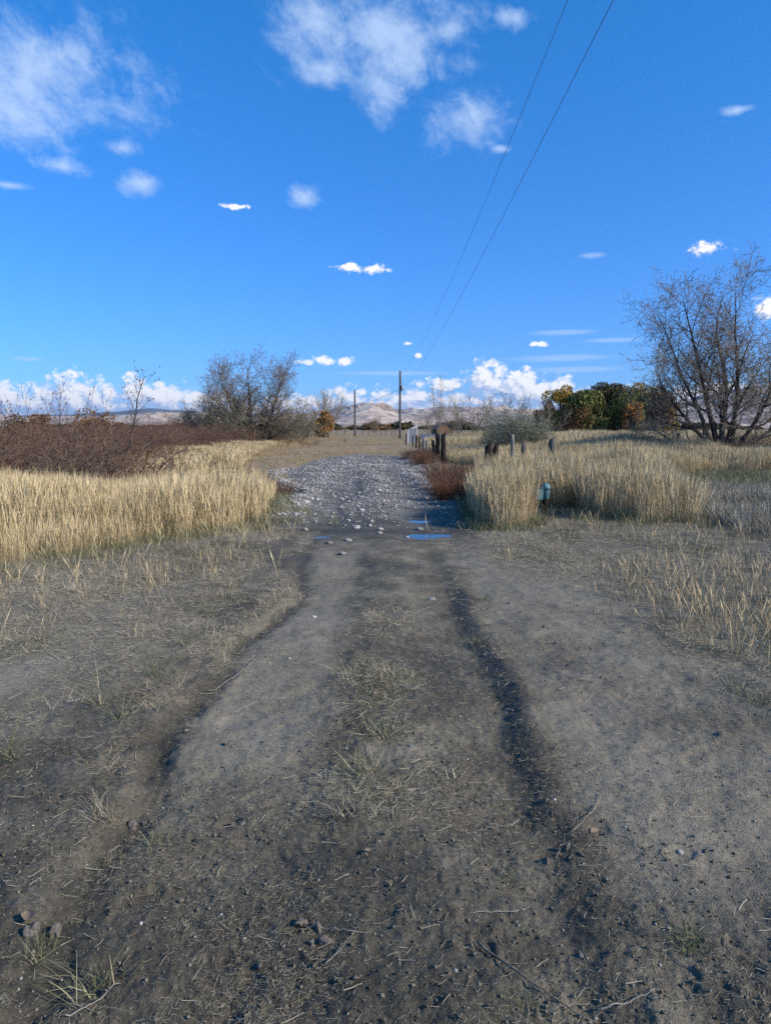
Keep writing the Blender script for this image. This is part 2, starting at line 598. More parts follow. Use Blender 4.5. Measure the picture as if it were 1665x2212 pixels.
# ------------------------------------------------------------------ ground
def build_ground():
    m, nt, b = new_mat('ground_soil', 0.9, 0.2)
    pos = geopos(nt)
    a1 = attr(nt, 'm1', 'Color')
    a2 = attr(nt, 'm2', 'Color')
    straw, green, wet = sepc(nt, a1)  # wet: puddle mud, also the darker ruts and near ground
    gravel, field, dry = sepc(nt, a2)
    n1 = noise(nt, pos, 2.2, 6, 0.6)
    n2 = noise(nt, pos, 45, 6, 0.7)
    n3 = noise(nt, pos, 230, 4, 0.7)
    grain = voronoi(nt, pos, 160)
    grc = voronoi(nt, pos, 160, 'F1', 1)
    soil = ramp(nt, n1 * 0.60 + n2 * 0.40, [(0.34, (0.048, 0.041, 0.028)), (0.5, (0.132, 0.115, 0.080)), (0.64, (0.250, 0.220, 0.158))])
    wet_darkc = ramp(nt, n2, [(0.3, (0.024, 0.021, 0.015)), (0.7, (0.068, 0.062, 0.044))])
    soil = mixc(nt, wet.step(0, 1, 0, 0.85, False), soil, wet_darkc)
    soil = mixc(nt, dry * n2.step(.2, .7, .35, .9), soil, (0.252, 0.222, 0.163))
    # pale sand grains
    g1, _, _ = sepc(nt, grc)
    peb = g1.step(0.80, 0.86) * grain.step(0.0, 0.45, 1, 0)
    soil = mixc(nt, peb * 0.55 * (1.0 - wet * 0.6), soil, (0.26, 0.235, 0.21))
    gb_ = voronoi(nt, pos, 70, 'F1', 1)
    gd_ = voronoi(nt, pos, 70)
    gb1, gb2, _ = sepc(nt, gb_)
    soil = mixc(nt, (gb1.step(.62, .9) * gd_.step(.15, .5, 1, 0)) * .75, soil, (0.036, 0.033, 0.023))
    soil = mixc(nt, (gb2.step(.70, .95) * gd_.step(.15, .45, 1, 0)) * (1.0 - wet * .7) * .6, soil, (0.24, 0.22, 0.185))
    # thatch: stretched fibres, two directions
    mp = nt.nodes.new('ShaderNodeMapping')
    nt.links.new(pos.k, mp.inputs[0])
    mp.inputs['Rotation'].default_value = (0, 0, 0.5)
    mp.inputs['Scale'].default_value = (1, 7, 1)
    f1 = noise(nt, S(nt, mp.outputs[0]), 26, 6, 0.75, 1.2)
    mp2 = nt.nodes.new('ShaderNodeMapping')
    nt.links.new(pos.k, mp2.inputs[0])
    mp2.inputs['Rotation'].default_value = (0, 0, -0.7)
    mp2.inputs['Scale'].default_value = (1, 6, 1)
    f2 = noise(nt, S(nt, mp2.outputs[0]), 31, 6, 0.75, 1.2)
    fib = f1.max(f2)
    strawc = ramp(nt, fib, [(0.38, (0.062, 0.052, 0.036)), (0.55, (0.20, 0.172, 0.122)), (0.70, (0.38, 0.335, 0.245))])
    greenc = ramp(nt, fib, [(0.38, (0.020, 0.024, 0.014)), (0.6, (0.060, 0.068, 0.036)), (0.75, (0.14, 0.14, 0.075))])
    cover = mixc(nt, green, strawc, greenc)
    fac = (straw + (n2 - 0.5) * 1.0 + (n1 - 0.5) * 0.5).step(0.25, 0.85)
    col = mixc(nt, fac, soil, cover)
    # gravel track: fine grey stones
    vg = voronoi(nt, pos, 55, 'F1', 1)
    v1, _, _ = sepc(nt, vg)
    gv = ramp(nt, v1, [(0.0, (0.080, 0.073, 0.060)), (0.6, (0.19, 0.178, 0.15)), (0.9, (0.42, 0.405, 0.36))])
    gsoil = ramp(nt, n2, [(0.3, (0.050, 0.044, 0.033)), (0.7, (0.150, 0.136, 0.104))])
    gfac = (noise(nt, pos, 1.3, 4, 0.6)).step(0.40, 0.60, 0.20, 0.80)
    gcol = mixc(nt, gfac, gsoil, gv)
    gcol = mixc(nt, wet.step(0, 1, 0, 0.8, False), gcol, wet_darkc)
    col = mixc(nt, gravel, col, gcol)
    nf = noise(nt, pos, 0.12, 5, 0.6)
    nf2 = noise(nt, pos, 1.6, 4, 0.7)
    fc = ramp(nt, nf * 0.5 + nf2 * 0.5, [(0.3, (0.15, 0.115, 0.068)), (0.5, (0.27, 0.205, 0.12)), (0.7, (0.37, 0.29, 0.175))])
    col = mixc(nt, field, col, fc)
    setc(nt, b, col)
    hgt = n2 * 0.6 + n3 * 0.25 + (0.5 - grain) * 0.35 + fib * straw * 0.8
    bump(nt, b, hgt, 0.75, 0.012)
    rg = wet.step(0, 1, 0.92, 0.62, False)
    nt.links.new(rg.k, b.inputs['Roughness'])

    nf_, nb = 560, 60
    th = np.concatenate([np.linspace(-0.80, 0.80, nf_), np.linspace(0.80, 2 * math.pi - 0.80, nb + 2)[1:-1]])
    r = np.concatenate([np.geomspace(0.01, 1.35, 12)[:-1], np.geomspace(1.35, 16, 520), np.geomspace(16, 110, 130)[1:], np.geomspace(110, 60000, 40)[1:]])
    RR, TH = np.meshgrid(r, th, indexing='ij')
    x, y = RR * np.sin(TH), RR * np.cos(TH)
    z = H(x, y)
    z = z - sm(8000, 60000, RR) * 60
    V = np.stack([x, y, z], -1).reshape(-1, 3)
    F = grid_faces(len(r), len(th), True)[:, ::-1]
    me = mesh_np('ground', V, F, [m])
    fx, fy = V[:, 0], V[:, 1]
    rr = np.hypot(fx, fy)
    road = road_mask(fx, fy)
    fld = sm(15, 24, rr) * (1 - road)
    fld = fld * (1 - 0.75 * inpoly(fx, fy, P_GR)) * (0.55 + 0.45 * sm(24, 40, rr))
    add_col(me, 'm1', np.stack([straw_mask(fx, fy), green_mask(fx, fy), wet_dark_mask(fx, fy)], -1))
    add_col(me, 'm2', np.stack([road, fld, packed(fx, fy)], -1))
    o = link(bpy.data.objects.new('ground', me))
    tag(o, 'dark rutted dirt with matted straw and a gravel stretch, tan field beyond', None, None, 'structure')


def disc(rad, n, z):
    a = np.linspace(0, 2 * math.pi, n, endpoint=False)
    V = np.concatenate([[[0, 0, z]], np.stack([np.cos(a) * rad, np.sin(a) * rad, 0 * a + z], -1)])
    F = [[0, i + 1, (i + 1) % n + 1] for i in range(n)]
    return V, F


build_ground()


def build_puddles():
    m, nt, b = new_mat('puddle_water', 0.03, 0.5)
    setc(nt, b, (0.03, 0.028, 0.024))
    b.inputs['IOR'].default_value = 1.33
    pos = geopos(nt)
    bump(nt, b, noise(nt, pos, 9, 2, 0.5), 0.04, 0.01)
    labs = ['larger blue puddle across the dirt track, nearer of the two', None, 'small blue puddle beside dark wet mud, farther along the track', 'thin sliver of water at the left edge of the track']
    lev = {}
    for i, (cx, cy, a, b_, t) in enumerate(PUD):
        if i == 1:
            continue
        pts_a = np.linspace(0, 2 * math.pi, 40, endpoint=False)
        z0 = float(H(cx, cy)) + 0.0105
        if i == 0:
            cx2, a2, b2 = cx + 0.12, 0.50, 0.30
        else:
            cx2, a2, b2 = cx, a * 1.15, b_ * 1.15
        rr = 1 + 0.18 * fbm(np.cos(pts_a) * 2 + i * 9, np.sin(pts_a) * 2, 5, 3)
        V = np.concatenate([[[0, 0, 0]], np.stack([np.cos(pts_a) * a2 * rr, np.sin(pts_a) * b2 * rr, 0 * pts_a], -1)])
        F = [[0, k + 1, (k + 1) % 40 + 1] for k in range(40)]
        me = mesh_np('puddle', V, F, [m], False)
        o = link(bpy.data.objects.new('puddle', me))
        o.location = (cx2, cy, z0)
        tag(o, labs[i], 'puddle', None, 'structure')


build_puddles()


# ------------------------------------------------------------------ scatter with geometry nodes (only for what nobody could count)
def scatter(name, protos, pts, rot, scl, label, cat, z_sink=0.0):
    pts = np.asarray(pts, np.float32)
    me = bpy.data.meshes.new(name)
    me.vertices.add(len(pts))
    me.vertices.foreach_set('co', pts.ravel())
    a = me.attributes.new('rot', 'FLOAT_VECTOR', 'POINT')
    a.data.foreach_set('vector', np.asarray(rot, np.float32).ravel())
    a = me.attributes.new('scl', 'FLOAT_VECTOR', 'POINT')
    scl = np.asarray(scl, np.float32)
    if scl.ndim == 1:
        scl = np.repeat(scl[:, None], 3, 1)
    a.data.foreach_set('vector', scl.ravel())
    a = me.attributes.new('idx', 'INT', 'POINT')
    a.data.foreach_set('value', RS.randint(0, len(protos), len(pts)).astype(np.int32))
    c = bpy.data.collections.new(name + '_kinds')
    for p in protos:
        c.objects.link(p)
    t = bpy.data.node_groups.new(name, 'GeometryNodeTree')
    t.interface.new_socket('Geometry', in_out='INPUT', socket_type='NodeSocketGeometry')
    t.interface.new_socket('Geometry', in_out='OUTPUT', socket_type='NodeSocketGeometry')
    gi, go = t.nodes.new('NodeGroupInput'), t.nodes.new('NodeGroupOutput')
    ci = t.nodes.new('GeometryNodeCollectionInfo')
    ci.inputs['Collection'].default_value = c
    ci.inputs['Separate Children'].default_value = True
    ci.inputs['Reset Children'].default_value = True
    io = t.nodes.new('GeometryNodeInstanceOnPoints')
    io.inputs['Pick Instance'].default_value = True
    t.links.new(gi.outputs[0], io.inputs['Points'])
    t.links.new(ci.outputs[0], io.inputs['Instance'])

    def na(nm, ty):
        n = t.nodes.new('GeometryNodeInputNamedAttribute')
        n.data_type = ty
        n.inputs['Name'].default_value = nm
        return n.outputs[0]
    t.links.new(na('idx', 'INT'), io.inputs['Instance Index'])
    e2r = t.nodes.new('FunctionNodeEulerToRotation')
    t.links.new(na('rot', 'FLOAT_VECTOR'), e2r.inputs[0])
    t.links.new(e2r.outputs[0], io.inputs['Rotation'])
    t.links.new(na('scl', 'FLOAT_VECTOR'), io.inputs['Scale'])
    t.links.new(io.outputs[0], go.inputs[0])
    o = link(bpy.data.objects.new(name, me))
    md = o.modifiers.new('scatter', 'NODES')
    md.node_group = t
    tag(o, label, cat, None, 'stuff')
    return o


# ------------------------------------------------------------------ grass
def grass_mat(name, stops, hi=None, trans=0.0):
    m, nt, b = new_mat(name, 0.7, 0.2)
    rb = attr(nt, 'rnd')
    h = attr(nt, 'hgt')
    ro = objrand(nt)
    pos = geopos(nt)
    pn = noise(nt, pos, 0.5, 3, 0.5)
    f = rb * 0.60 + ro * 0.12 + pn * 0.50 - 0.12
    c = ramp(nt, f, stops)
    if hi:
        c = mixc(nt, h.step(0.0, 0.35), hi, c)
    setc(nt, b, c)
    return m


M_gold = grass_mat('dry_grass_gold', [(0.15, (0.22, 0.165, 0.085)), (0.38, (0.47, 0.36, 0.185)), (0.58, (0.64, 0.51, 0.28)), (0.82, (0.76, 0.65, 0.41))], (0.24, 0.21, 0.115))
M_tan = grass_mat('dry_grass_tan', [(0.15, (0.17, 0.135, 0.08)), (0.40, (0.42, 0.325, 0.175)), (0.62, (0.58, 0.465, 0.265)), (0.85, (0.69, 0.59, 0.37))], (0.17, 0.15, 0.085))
M_straw = grass_mat('straw', [(0.2, (0.10, 0.082, 0.052)), (0.45, (0.25, 0.215, 0.145)), (0.65, (0.40, 0.35, 0.245)), (0.85, (0.56, 0.51, 0.37))])
M_green = grass_mat('green_grass', [(0.2, (0.035, 0.05, 0.018)), (0.5, (0.085, 0.105, 0.04)), (0.8, (0.17, 0.175, 0.085))])
M_mix = grass_mat('half_green_grass', [(0.2, (0.055, 0.07, 0.028)), (0.42, (0.13, 0.14, 0.062)), (0.6, (0.27, 0.25, 0.14)), (0.85, (0.45, 0.41, 0.27))])
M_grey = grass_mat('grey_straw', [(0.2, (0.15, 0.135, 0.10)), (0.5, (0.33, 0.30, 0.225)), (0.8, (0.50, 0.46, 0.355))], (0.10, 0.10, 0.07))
M_red = grass_mat('rusty_weed', [(0.2, (0.060, 0.033, 0.022)), (0.5, (0.135, 0.075, 0.048)), (0.8, (0.24, 0.145, 0.095))])
M_field = grass_mat('field_grass', [(0.2, (0.20, 0.14, 0.07)), (0.5, (0.36, 0.27, 0.145)), (0.8, (0.48, 0.38, 0.225))])


def blades(n, hmin, hmax, spread, lean, width, seg=3, curl=0.3, head=0.0, base_r=0.06, rs=None):
    """n blades as ribbons; returns V,F,rnd,hgt"""
    rs = rs or RS
    V, F, rn, hg = [], [], [], []
    k0 = 0
    for i in range(n):
        a = rs.rand() * 2 * math.pi
        rr = base_r * math.sqrt(rs.rand())
        p = np.array([math.cos(a) * rr, math.sin(a) * rr, -0.02])
        h = hmin + (hmax - hmin) * rs.rand() ** 0.8
        la = rs.rand() * 2 * math.pi
        ln = lean * rs.rand()
        d = np.array([math.cos(la) * ln, math.sin(la) * ln, 1.0])
        d /= np.linalg.norm(d)
        wa = rs.rand() * math.pi
        w = np.array([math.cos(wa), math.sin(wa), 0]) * width * (0.6 + 0.8 * rs.rand())
        cur = np.array([math.cos(la), math.sin(la), -0.35]) * curl * rs.rand() ** 1.5
        r = rs.rand()
        pts = []
        for s in range(seg + 1):
            t = s / seg
            q = p + d * h * t + cur * h * t * t
            ww = w * (1 - 0.75 * t) if not head else w * (0.7 - 0.35 * t)
            if head and s == seg:
                ww = w * 0.2
            if head and s == seg - 1:
                ww = w * head
            pts += [q - ww * 0.5, q + ww * 0.5]
            rn += [r, r]
            hg += [t, t]
        V += pts
        for s in range(seg):
            b0 = k0 + s * 2
            F.append((b0, b0 + 1, b0 + 3, b0 + 2))
        k0 += (seg + 1) * 2
    return np.array(V), np.array(F), rn, hg


def proto(name, mat, *a, **k):
    V, F, rn, hg = blades(*a, **k)
    me = mesh_np(name, V, F, [mat])
    add_f(me, 'rnd', rn)
    add_f(me, 'hgt', hg)
    return bpy.data.objects.new(name, me)


def clear(x, y):
    return ~((np.abs(x - 2.93 * y / 14.0) < .22) & (y > 11.5) & (y < 14.4))


def sample(P, dens, jit=None):
    xs = [p[0] for p in P]
    ys = [p[1] for p in P]
    A = (max(xs) - min(xs)) * (max(ys) - min(ys))
    n = int(A * dens)
    x = min(xs) + RS.rand(n) * (max(xs) - min(xs))
    y = min(ys) + RS.rand(n) * (max(ys) - min(ys))
    wob = 0.35
    k = inpoly(x + wob * fbm(x * 1.5, y * 1.5, 101, 3), y + wob * fbm(x * 1.5, y * 1.5, 103, 3), P) & clear(x, y)
    return x[k], y[k]


def vis(x, y, m=1.5):
    return (np.abs(x) < y * 0.62 + m) & (y > 0.8)


def inner(x, y, P, d):
    """0 on the rim of a stand, 1 well inside"""
    q = 0
    for dx, dy in ((d, 0), (-d, 0), (0, d), (0, -d)):
        q = q + inpoly(x + dx, y + dy, P) * .25
    return q


def rots(n, tilt=0.12):
    return np.stack([(RS.rand(n) - .5) * 2 * tilt, (RS.rand(n) - .5) * 2 * tilt, RS.rand(n) * 6.283], -1)


def build_grass():
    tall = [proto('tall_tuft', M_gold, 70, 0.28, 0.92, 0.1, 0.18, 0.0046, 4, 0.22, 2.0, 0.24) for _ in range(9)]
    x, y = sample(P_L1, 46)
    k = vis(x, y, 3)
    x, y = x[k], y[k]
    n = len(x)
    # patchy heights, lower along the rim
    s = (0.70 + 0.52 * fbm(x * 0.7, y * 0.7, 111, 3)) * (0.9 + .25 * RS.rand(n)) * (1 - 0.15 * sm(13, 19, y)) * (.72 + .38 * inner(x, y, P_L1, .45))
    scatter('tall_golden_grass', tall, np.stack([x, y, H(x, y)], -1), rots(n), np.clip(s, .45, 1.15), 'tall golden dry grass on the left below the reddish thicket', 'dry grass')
    # behind, along the thicket
    x, y = sample(P_L2, 9)
    k = fbm(x * .35, y * .35, 213, 3) > -.12 + .25 * RS.rand(len(x))
    x, y = x[k], y[k]
    n = len(x)
    s = (0.95 + 0.7 * fbm(x * 0.3, y * 0.3, 115, 3))
    scatter('golden_field_grass', tall, np.stack([x, y, H(x, y)], -1), rots(n), np.stack([s * 1.6, s * 1.6, s * .60], -1), 'golden dry grass in front of the far part of the reddish thicket', 'dry grass')
    # clump
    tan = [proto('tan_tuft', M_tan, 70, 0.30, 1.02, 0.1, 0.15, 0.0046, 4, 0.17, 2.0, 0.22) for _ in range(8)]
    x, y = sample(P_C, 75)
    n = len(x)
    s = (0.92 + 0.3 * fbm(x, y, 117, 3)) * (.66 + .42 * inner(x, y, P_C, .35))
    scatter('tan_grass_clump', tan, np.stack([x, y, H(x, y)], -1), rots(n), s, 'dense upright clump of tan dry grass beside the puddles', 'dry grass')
    # right
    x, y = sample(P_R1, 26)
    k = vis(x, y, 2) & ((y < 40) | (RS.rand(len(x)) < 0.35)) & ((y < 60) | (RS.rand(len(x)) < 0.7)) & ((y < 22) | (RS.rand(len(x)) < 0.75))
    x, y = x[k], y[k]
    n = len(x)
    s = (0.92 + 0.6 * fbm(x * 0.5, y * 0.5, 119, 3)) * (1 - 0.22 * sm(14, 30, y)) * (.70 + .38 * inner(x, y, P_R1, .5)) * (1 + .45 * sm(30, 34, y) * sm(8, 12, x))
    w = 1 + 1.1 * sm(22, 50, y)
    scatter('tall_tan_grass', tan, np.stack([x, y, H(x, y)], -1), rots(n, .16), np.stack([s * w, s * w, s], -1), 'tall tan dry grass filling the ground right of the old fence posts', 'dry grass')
    x, y = sample([(2.7, 14.6), (3.6, 14.6), (4.3, 17), (5.4, 19.5), (6.0, 23), (6.4, 27), (4.2, 29), (3.0, 24), (2.4, 19), (2.7, 17)], 16)
    s = .55 + .5 * RS.rand(len(x))
    scatter('thin_tan_grass', tan, np.stack([x, y, H(x, y)], -1), rots(len(x), .3), s, 'thinner ragged grass around the row of old posts', 'dry grass')
    # greyish low grass on the right
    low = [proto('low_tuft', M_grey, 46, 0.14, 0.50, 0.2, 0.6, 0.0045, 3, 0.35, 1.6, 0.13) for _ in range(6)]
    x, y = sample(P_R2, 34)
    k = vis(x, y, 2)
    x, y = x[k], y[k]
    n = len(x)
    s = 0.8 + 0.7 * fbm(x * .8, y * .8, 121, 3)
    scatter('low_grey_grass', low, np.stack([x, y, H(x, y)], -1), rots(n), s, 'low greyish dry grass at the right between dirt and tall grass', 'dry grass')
    # green
    grn = [proto('green_tuft', M_mix, 40, 0.06, 0.24, 0.2, 0.9, 0.006, 3, 0.5, 0, 0.14) for _ in range(6)]
    x, y = sample(P_GR, 22)
    k = vis(x, y, 2)
    x, y = x[k], y[k]
    scatter('green_grass', grn, np.stack([x, y, H(x, y)], -1), rots(len(x)), 0.9 + .6 * RS.rand(len(x)), 'patch of low green grass before the bare tree on the right', 'grass')
    # skirts of green / short grass round the tall stands
    pts = []
    for P, wd in ((P_L1, 0.7), (P_C, 0.3), (P_R1[:7], 0.5), (P_R1[-6:], 0.5)):
        for i in range(len(P) - (0 if P in (P_L1, P_C) else 1)):
            p, q = np.array(P[i]), np.array(P[(i + 1) % len(P)])
            L = np.linalg.norm(q - p)
            m_ = int(L * 26)
            t = RS.rand(m_, 1)
            pts.append(p + (q - p) * t + RS.normal(0, wd * .55, (m_, 2)))
    p = np.concatenate(pts)
    k = vis(p[:, 0], p[:, 1], 2) & (p[:, 1] < 24)
    p = p[k]
    scatter('skirt_grass', grn, np.stack([p[:, 0], p[:, 1], H(p[:, 0], p[:, 1])], -1), rots(len(p)), 0.5 + .9 * RS.rand(len(p)), 'short half green grass along the feet of the tall grass', 'grass')
    # the mown field
    fld = [proto('field_tuft', M_field, 26, 0.10, 0.34, 0.4, 0.5, 0.016, 2, 0.3, 0, 0.3) for _ in range(6)]
    n = 30000
    y = 17 + (RS.rand(n) ** 1.5) * 125
    x = (RS.rand(n) - .5) * 2 * (y * 0.58 + 2)
    k = (road_mask(x, y) < 0.15) & ~inpoly(x, y, P_GR) & ~inpoly(x, y, P_R2) & ~inpoly(x, y, P_C) & ((y > 26) | (x < -3)) & ~((np.abs(x) < 2) & (y < 44))
    x, y = x[k], y[k]
    s = (0.55 + .9 * np.clip(.5 + fbm(x * .15, y * .15, 127, 3), 0, 1)) * (0.7 + sm(30, 110, y) * .15) * (0.45 + .75 * sm(0, 4, np.maximum(x - 2.5, -6 - x)))
    scatter('field_grass', fld, np.stack([x, y, H(x, y)], -1), rots(len(x)), np.stack([s * 1.6, s * 1.6, s], -1), 'short tan grass covering the flat field beyond the gravel', 'dry grass')
    # rusty weeds
    red = [proto('weed_tuft', M_red, 60, 0.25, 0.62, 0.3, 0.95, 0.007, 4, 0.5, 1.4, 0.1) for _ in range(5)]
    pts = []
    for (cx, cy, sx_, sy_, n_, sc_) in ((1.75, 37.5, .45, 3.2, 70, .95), (2.2, 26.0, .35, 2.2, 22, .5), (1.95, 20.6, .35, 1.6, 60, 1.1), (3.9, 19, .7, 2.2, 46, 1.0), (2.3, 17.2, .35, .7, 30, 1.15), (1.65, 17.6, .2, .35, 12, .8), (-2.75, 17.6, .18, .8, 14, .75), (-12.5, 70, 3.0, 6, 40, 1.5), (1.3, 15.4, .3, .4, 8, .3)):
        for _ in range(n_):
            pts.append((cx + RS.normal() * sx_, cy + RS.normal() * sy_, sc_ * (0.7 + .5 * RS.rand())))
    p = np.array(pts)
    s = p[:, 2]
    scatter('rusty_weeds', red, np.stack([p[:, 0], p[:, 1], H(p[:, 0], p[:, 1])], -1), rots(len(p), .3), s, 'rust brown dead weeds along the right edge of the gravel track', 'weeds')

    # loose straw on the ground
    st = []
    for i in range(10):
        rs = np.random.RandomState(200 + i)
        V, F = [], []
        L = 0.03 + 0.06 * rs.rand()
        segs = 4
        bend = (rs.rand() - .5) * 0.6
        for s in range(segs + 1):
            t = s / segs - .5
            w = 0.0014 * (1 - abs(t) * .8) * (0.7 + rs.rand() * .6)
            c = np.array([t * L, bend * L * t * t, 0.003 + 0.010 * rs.rand() * (0.3 + abs(t))])
            V += [c + (0, -w, 0), c + (0, w, 0.0006), c + (0, 0, 0.0018)]
        for s in range(segs):
            a = s * 3
            for u, v in ((0, 1), (1, 2), (2, 0)):
                F.append((a + u, a + v, a + 3 + v, a + 3 + u))
        me = mesh_np('straw_piece', np.array(V), np.array(F), [M_straw])
        add_f(me, 'rnd', [rs.rand()] * len(V))
        add_f(me, 'hgt', [0.5] * len(V))
        st.append(bpy.data.objects.new('straw_piece', me))
    n = 700000
    r = 1.5 + 12.5 * RS.rand(n) ** 1.15
    th = (RS.rand(n) - .5) * 1.7
    x, y = r * np.sin(th), r * np.cos(th)
    w = straw_mask(x, y)
    keep = RS.rand(n) < (0.018 + 0.62 * w ** 1.2) * (1 - road_mask(x, y)) * (1 - .9 * inpoly(x, y, P_L1)) * (1 - .9 * inpoly(x, y, P_R1))
    x, y, r = x[keep], y[keep], r[keep]
    n = len(x)
    rt = rots(n, .22)
    rt[:, 2] = (RS.normal(0.35, 0.9, n))
    s = (0.22 + 0.60 * RS.rand(n) ** 2.2) * (1 + .12 * r / 5)
    s3 = np.stack([s, s * (1 + .10 * r), s], -1)
    scatter('loose_straw', st, np.stack([x, y, H(x, y) + 0.002], -1), rt, s3, 'loose bits of dry straw strewn over the dirt', 'straw')
    n = 800000
    r = 1.5 + 8.5 * RS.rand(n) ** 1.2
    th = (RS.rand(n) - .5) * 1.7
    x, y = r * np.sin(th), r * np.cos(th)
    pat = np.clip(.42 + 1.3 * fbm(x * 2.3, y * 2.3, 133, 3), .05, 1)
    keep = RS.rand(n) < pat * .55 + .3 * straw_mask(x, y)
    x, y, r = x[keep], y[keep], r[keep]
    n = len(x)
    s = 0.12 + 0.20 * RS.rand(n) ** 1.5
    scatter('chaff', st, np.stack([x, y, H(x, y) + 0.001], -1), rots(n, .35), np.stack([s, s * 1.6, s * 1.3], -1), 'tiny chaff trodden into the bare dirt', 'chaff')
    # matted short tufts
    mt = [proto('mat_tuft', M_straw, 30, 0.03, 0.10, 0.2, 2.4, 0.0026, 3, 0.9, 0, 0.07) for _ in range(6)]
    mg = [proto('mat_green', M_mix, 34, 0.015, 0.055, 0.2, 1.8, 0.0026, 3, 0.8, 0, 0.06) for _ in range(6)]
    n = 26000
    r = 1.7 + 12.5 * RS.rand(n) ** 0.9
    th = (RS.rand(n) - .5) * 1.7
    x, y = r * np.sin(th), r * np.cos(th)
    w = straw_mask(x, y)
    g = green_mask(x, y)
    k1 = (RS.rand(n) < (w ** 2.2) * 0.55) & (road_mask(x, y) < .1)
    scatter('matted_straw', mt, np.stack([x[k1], y[k1], H(x[k1], y[k1])], -1), rots(k1.sum(), .3), 0.6 + 1.1 * RS.rand(k1.sum()), 'matted dead grass on the soil beside the ruts', 'straw')
    k2 = (RS.rand(n) < (w ** 1.2) * (0.10 + g * 1.2) * 0.95) & (road_mask(x, y) < .1)
    scatter('sparse_green_grass', mg, np.stack([x[k2], y[k2], H(x[k2], y[k2])], -1), rots(k2.sum(), .3), 0.5 + 1.1 * RS.rand(k2.sum()), 'sparse short green grass between the wheel ruts', 'grass')
    # thin upright stalks on the right verge and left verge
    sk = [proto('sparse_stalks', M_tan, 9, 0.10, 0.36, 0.3, 0.5, 0.0035, 4, 0.25, 1.8, 0.09) for _ in range(6)]
    pts = []
    for (cx, cy, sx_, sy_, n_) in ((2.6, 6.6, .35, .5, 60), (3.0, 5.6, .35, .5, 60), (3.4, 5.0, .3, .4, 40), (2.75, 7.6, .2, .4, 24), (4.6, 8.2, 1.0, 1.0, 90), (3.6, 7.0, .6, .6, 60), (-3.6, 8.0, 1.0, .8, 60), (-4.0, 6.6, .9, .8, 26), (-1.9, 8.6, .5, .8, 16), (4.5, 11.2, 1.2, .6, 60), (-2.6, 10.6, .6, .5, 40)):
        for _ in range(n_):
            pts.append((cx + RS.normal() * sx_, cy + RS.normal() * sy_))
    p = np.array(pts)
    scatter('sparse_stalks', sk, np.stack([p[:, 0], p[:, 1], H(p[:, 0], p[:, 1])], -1), rots(len(p), .2), 0.6 + .7 * RS.rand(len(p)), 'thin scattered dry stalks standing on the verges', 'dry grass')


# ------------------------------------------------------------------ stones, crumbs
def rock_mesh(name, mat, seed, flat=0.55, sub=2, rough=0.12):
    import bmesh
    bm = bmesh.new()
    bmesh.ops.create_icosphere(bm, subdivisions=sub, radius=0.5)
    V = np.array([v.co[:] for v in bm.verts])
    rs = np.random.RandomState(seed)
    o = rs.rand(3) * 50
    k = 1 + rough * 4 * fbm(V[:, 0] * 2.2 + o[0], V[:, 1] * 2.2 + V[:, 2] * 1.7 + o[1], seed, 2)
    V2 = V * k[:, None] * np.array([1.0, 0.62 + .3 * rs.rand(), flat * (0.8 + .4 * rs.rand())])
    for v, c in zip(bm.verts, V2):
        v.co = c
    me = bpy.data.meshes.new(name)
    bm.to_mesh(me)
    bm.free()
    for p in me.polygons:
        p.use_smooth = True
    me.materials.append(mat)
    return me


def stone_mat():
    m, nt, b = new_mat('river_stone', 0.75, 0.3)
    r = objrand(nt)
    t = texco(nt, 'Object')
    n = noise(nt, t, 5, 5, 0.6)
    c = ramp(nt, r, [(0.0, (0.13, 0.125, 0.11)), (0.3, (0.27, 0.262, 0.24)), (0.55, (0.42, 0.41, 0.385)), (0.75, (0.36, 0.32, 0.26)), (0.92, (0.60, 0.585, 0.55)), (1.0, (0.30, 0.21, 0.16))])
    c = mixc(nt, n.step(0.35, 0.75, 0.0, 0.5), c, (0.20, 0.18, 0.16))
    setc(nt, b, c)
    bump(nt, b, noise(nt, t, 24, 4, 0.6), 0.3, 0.02)
    return m


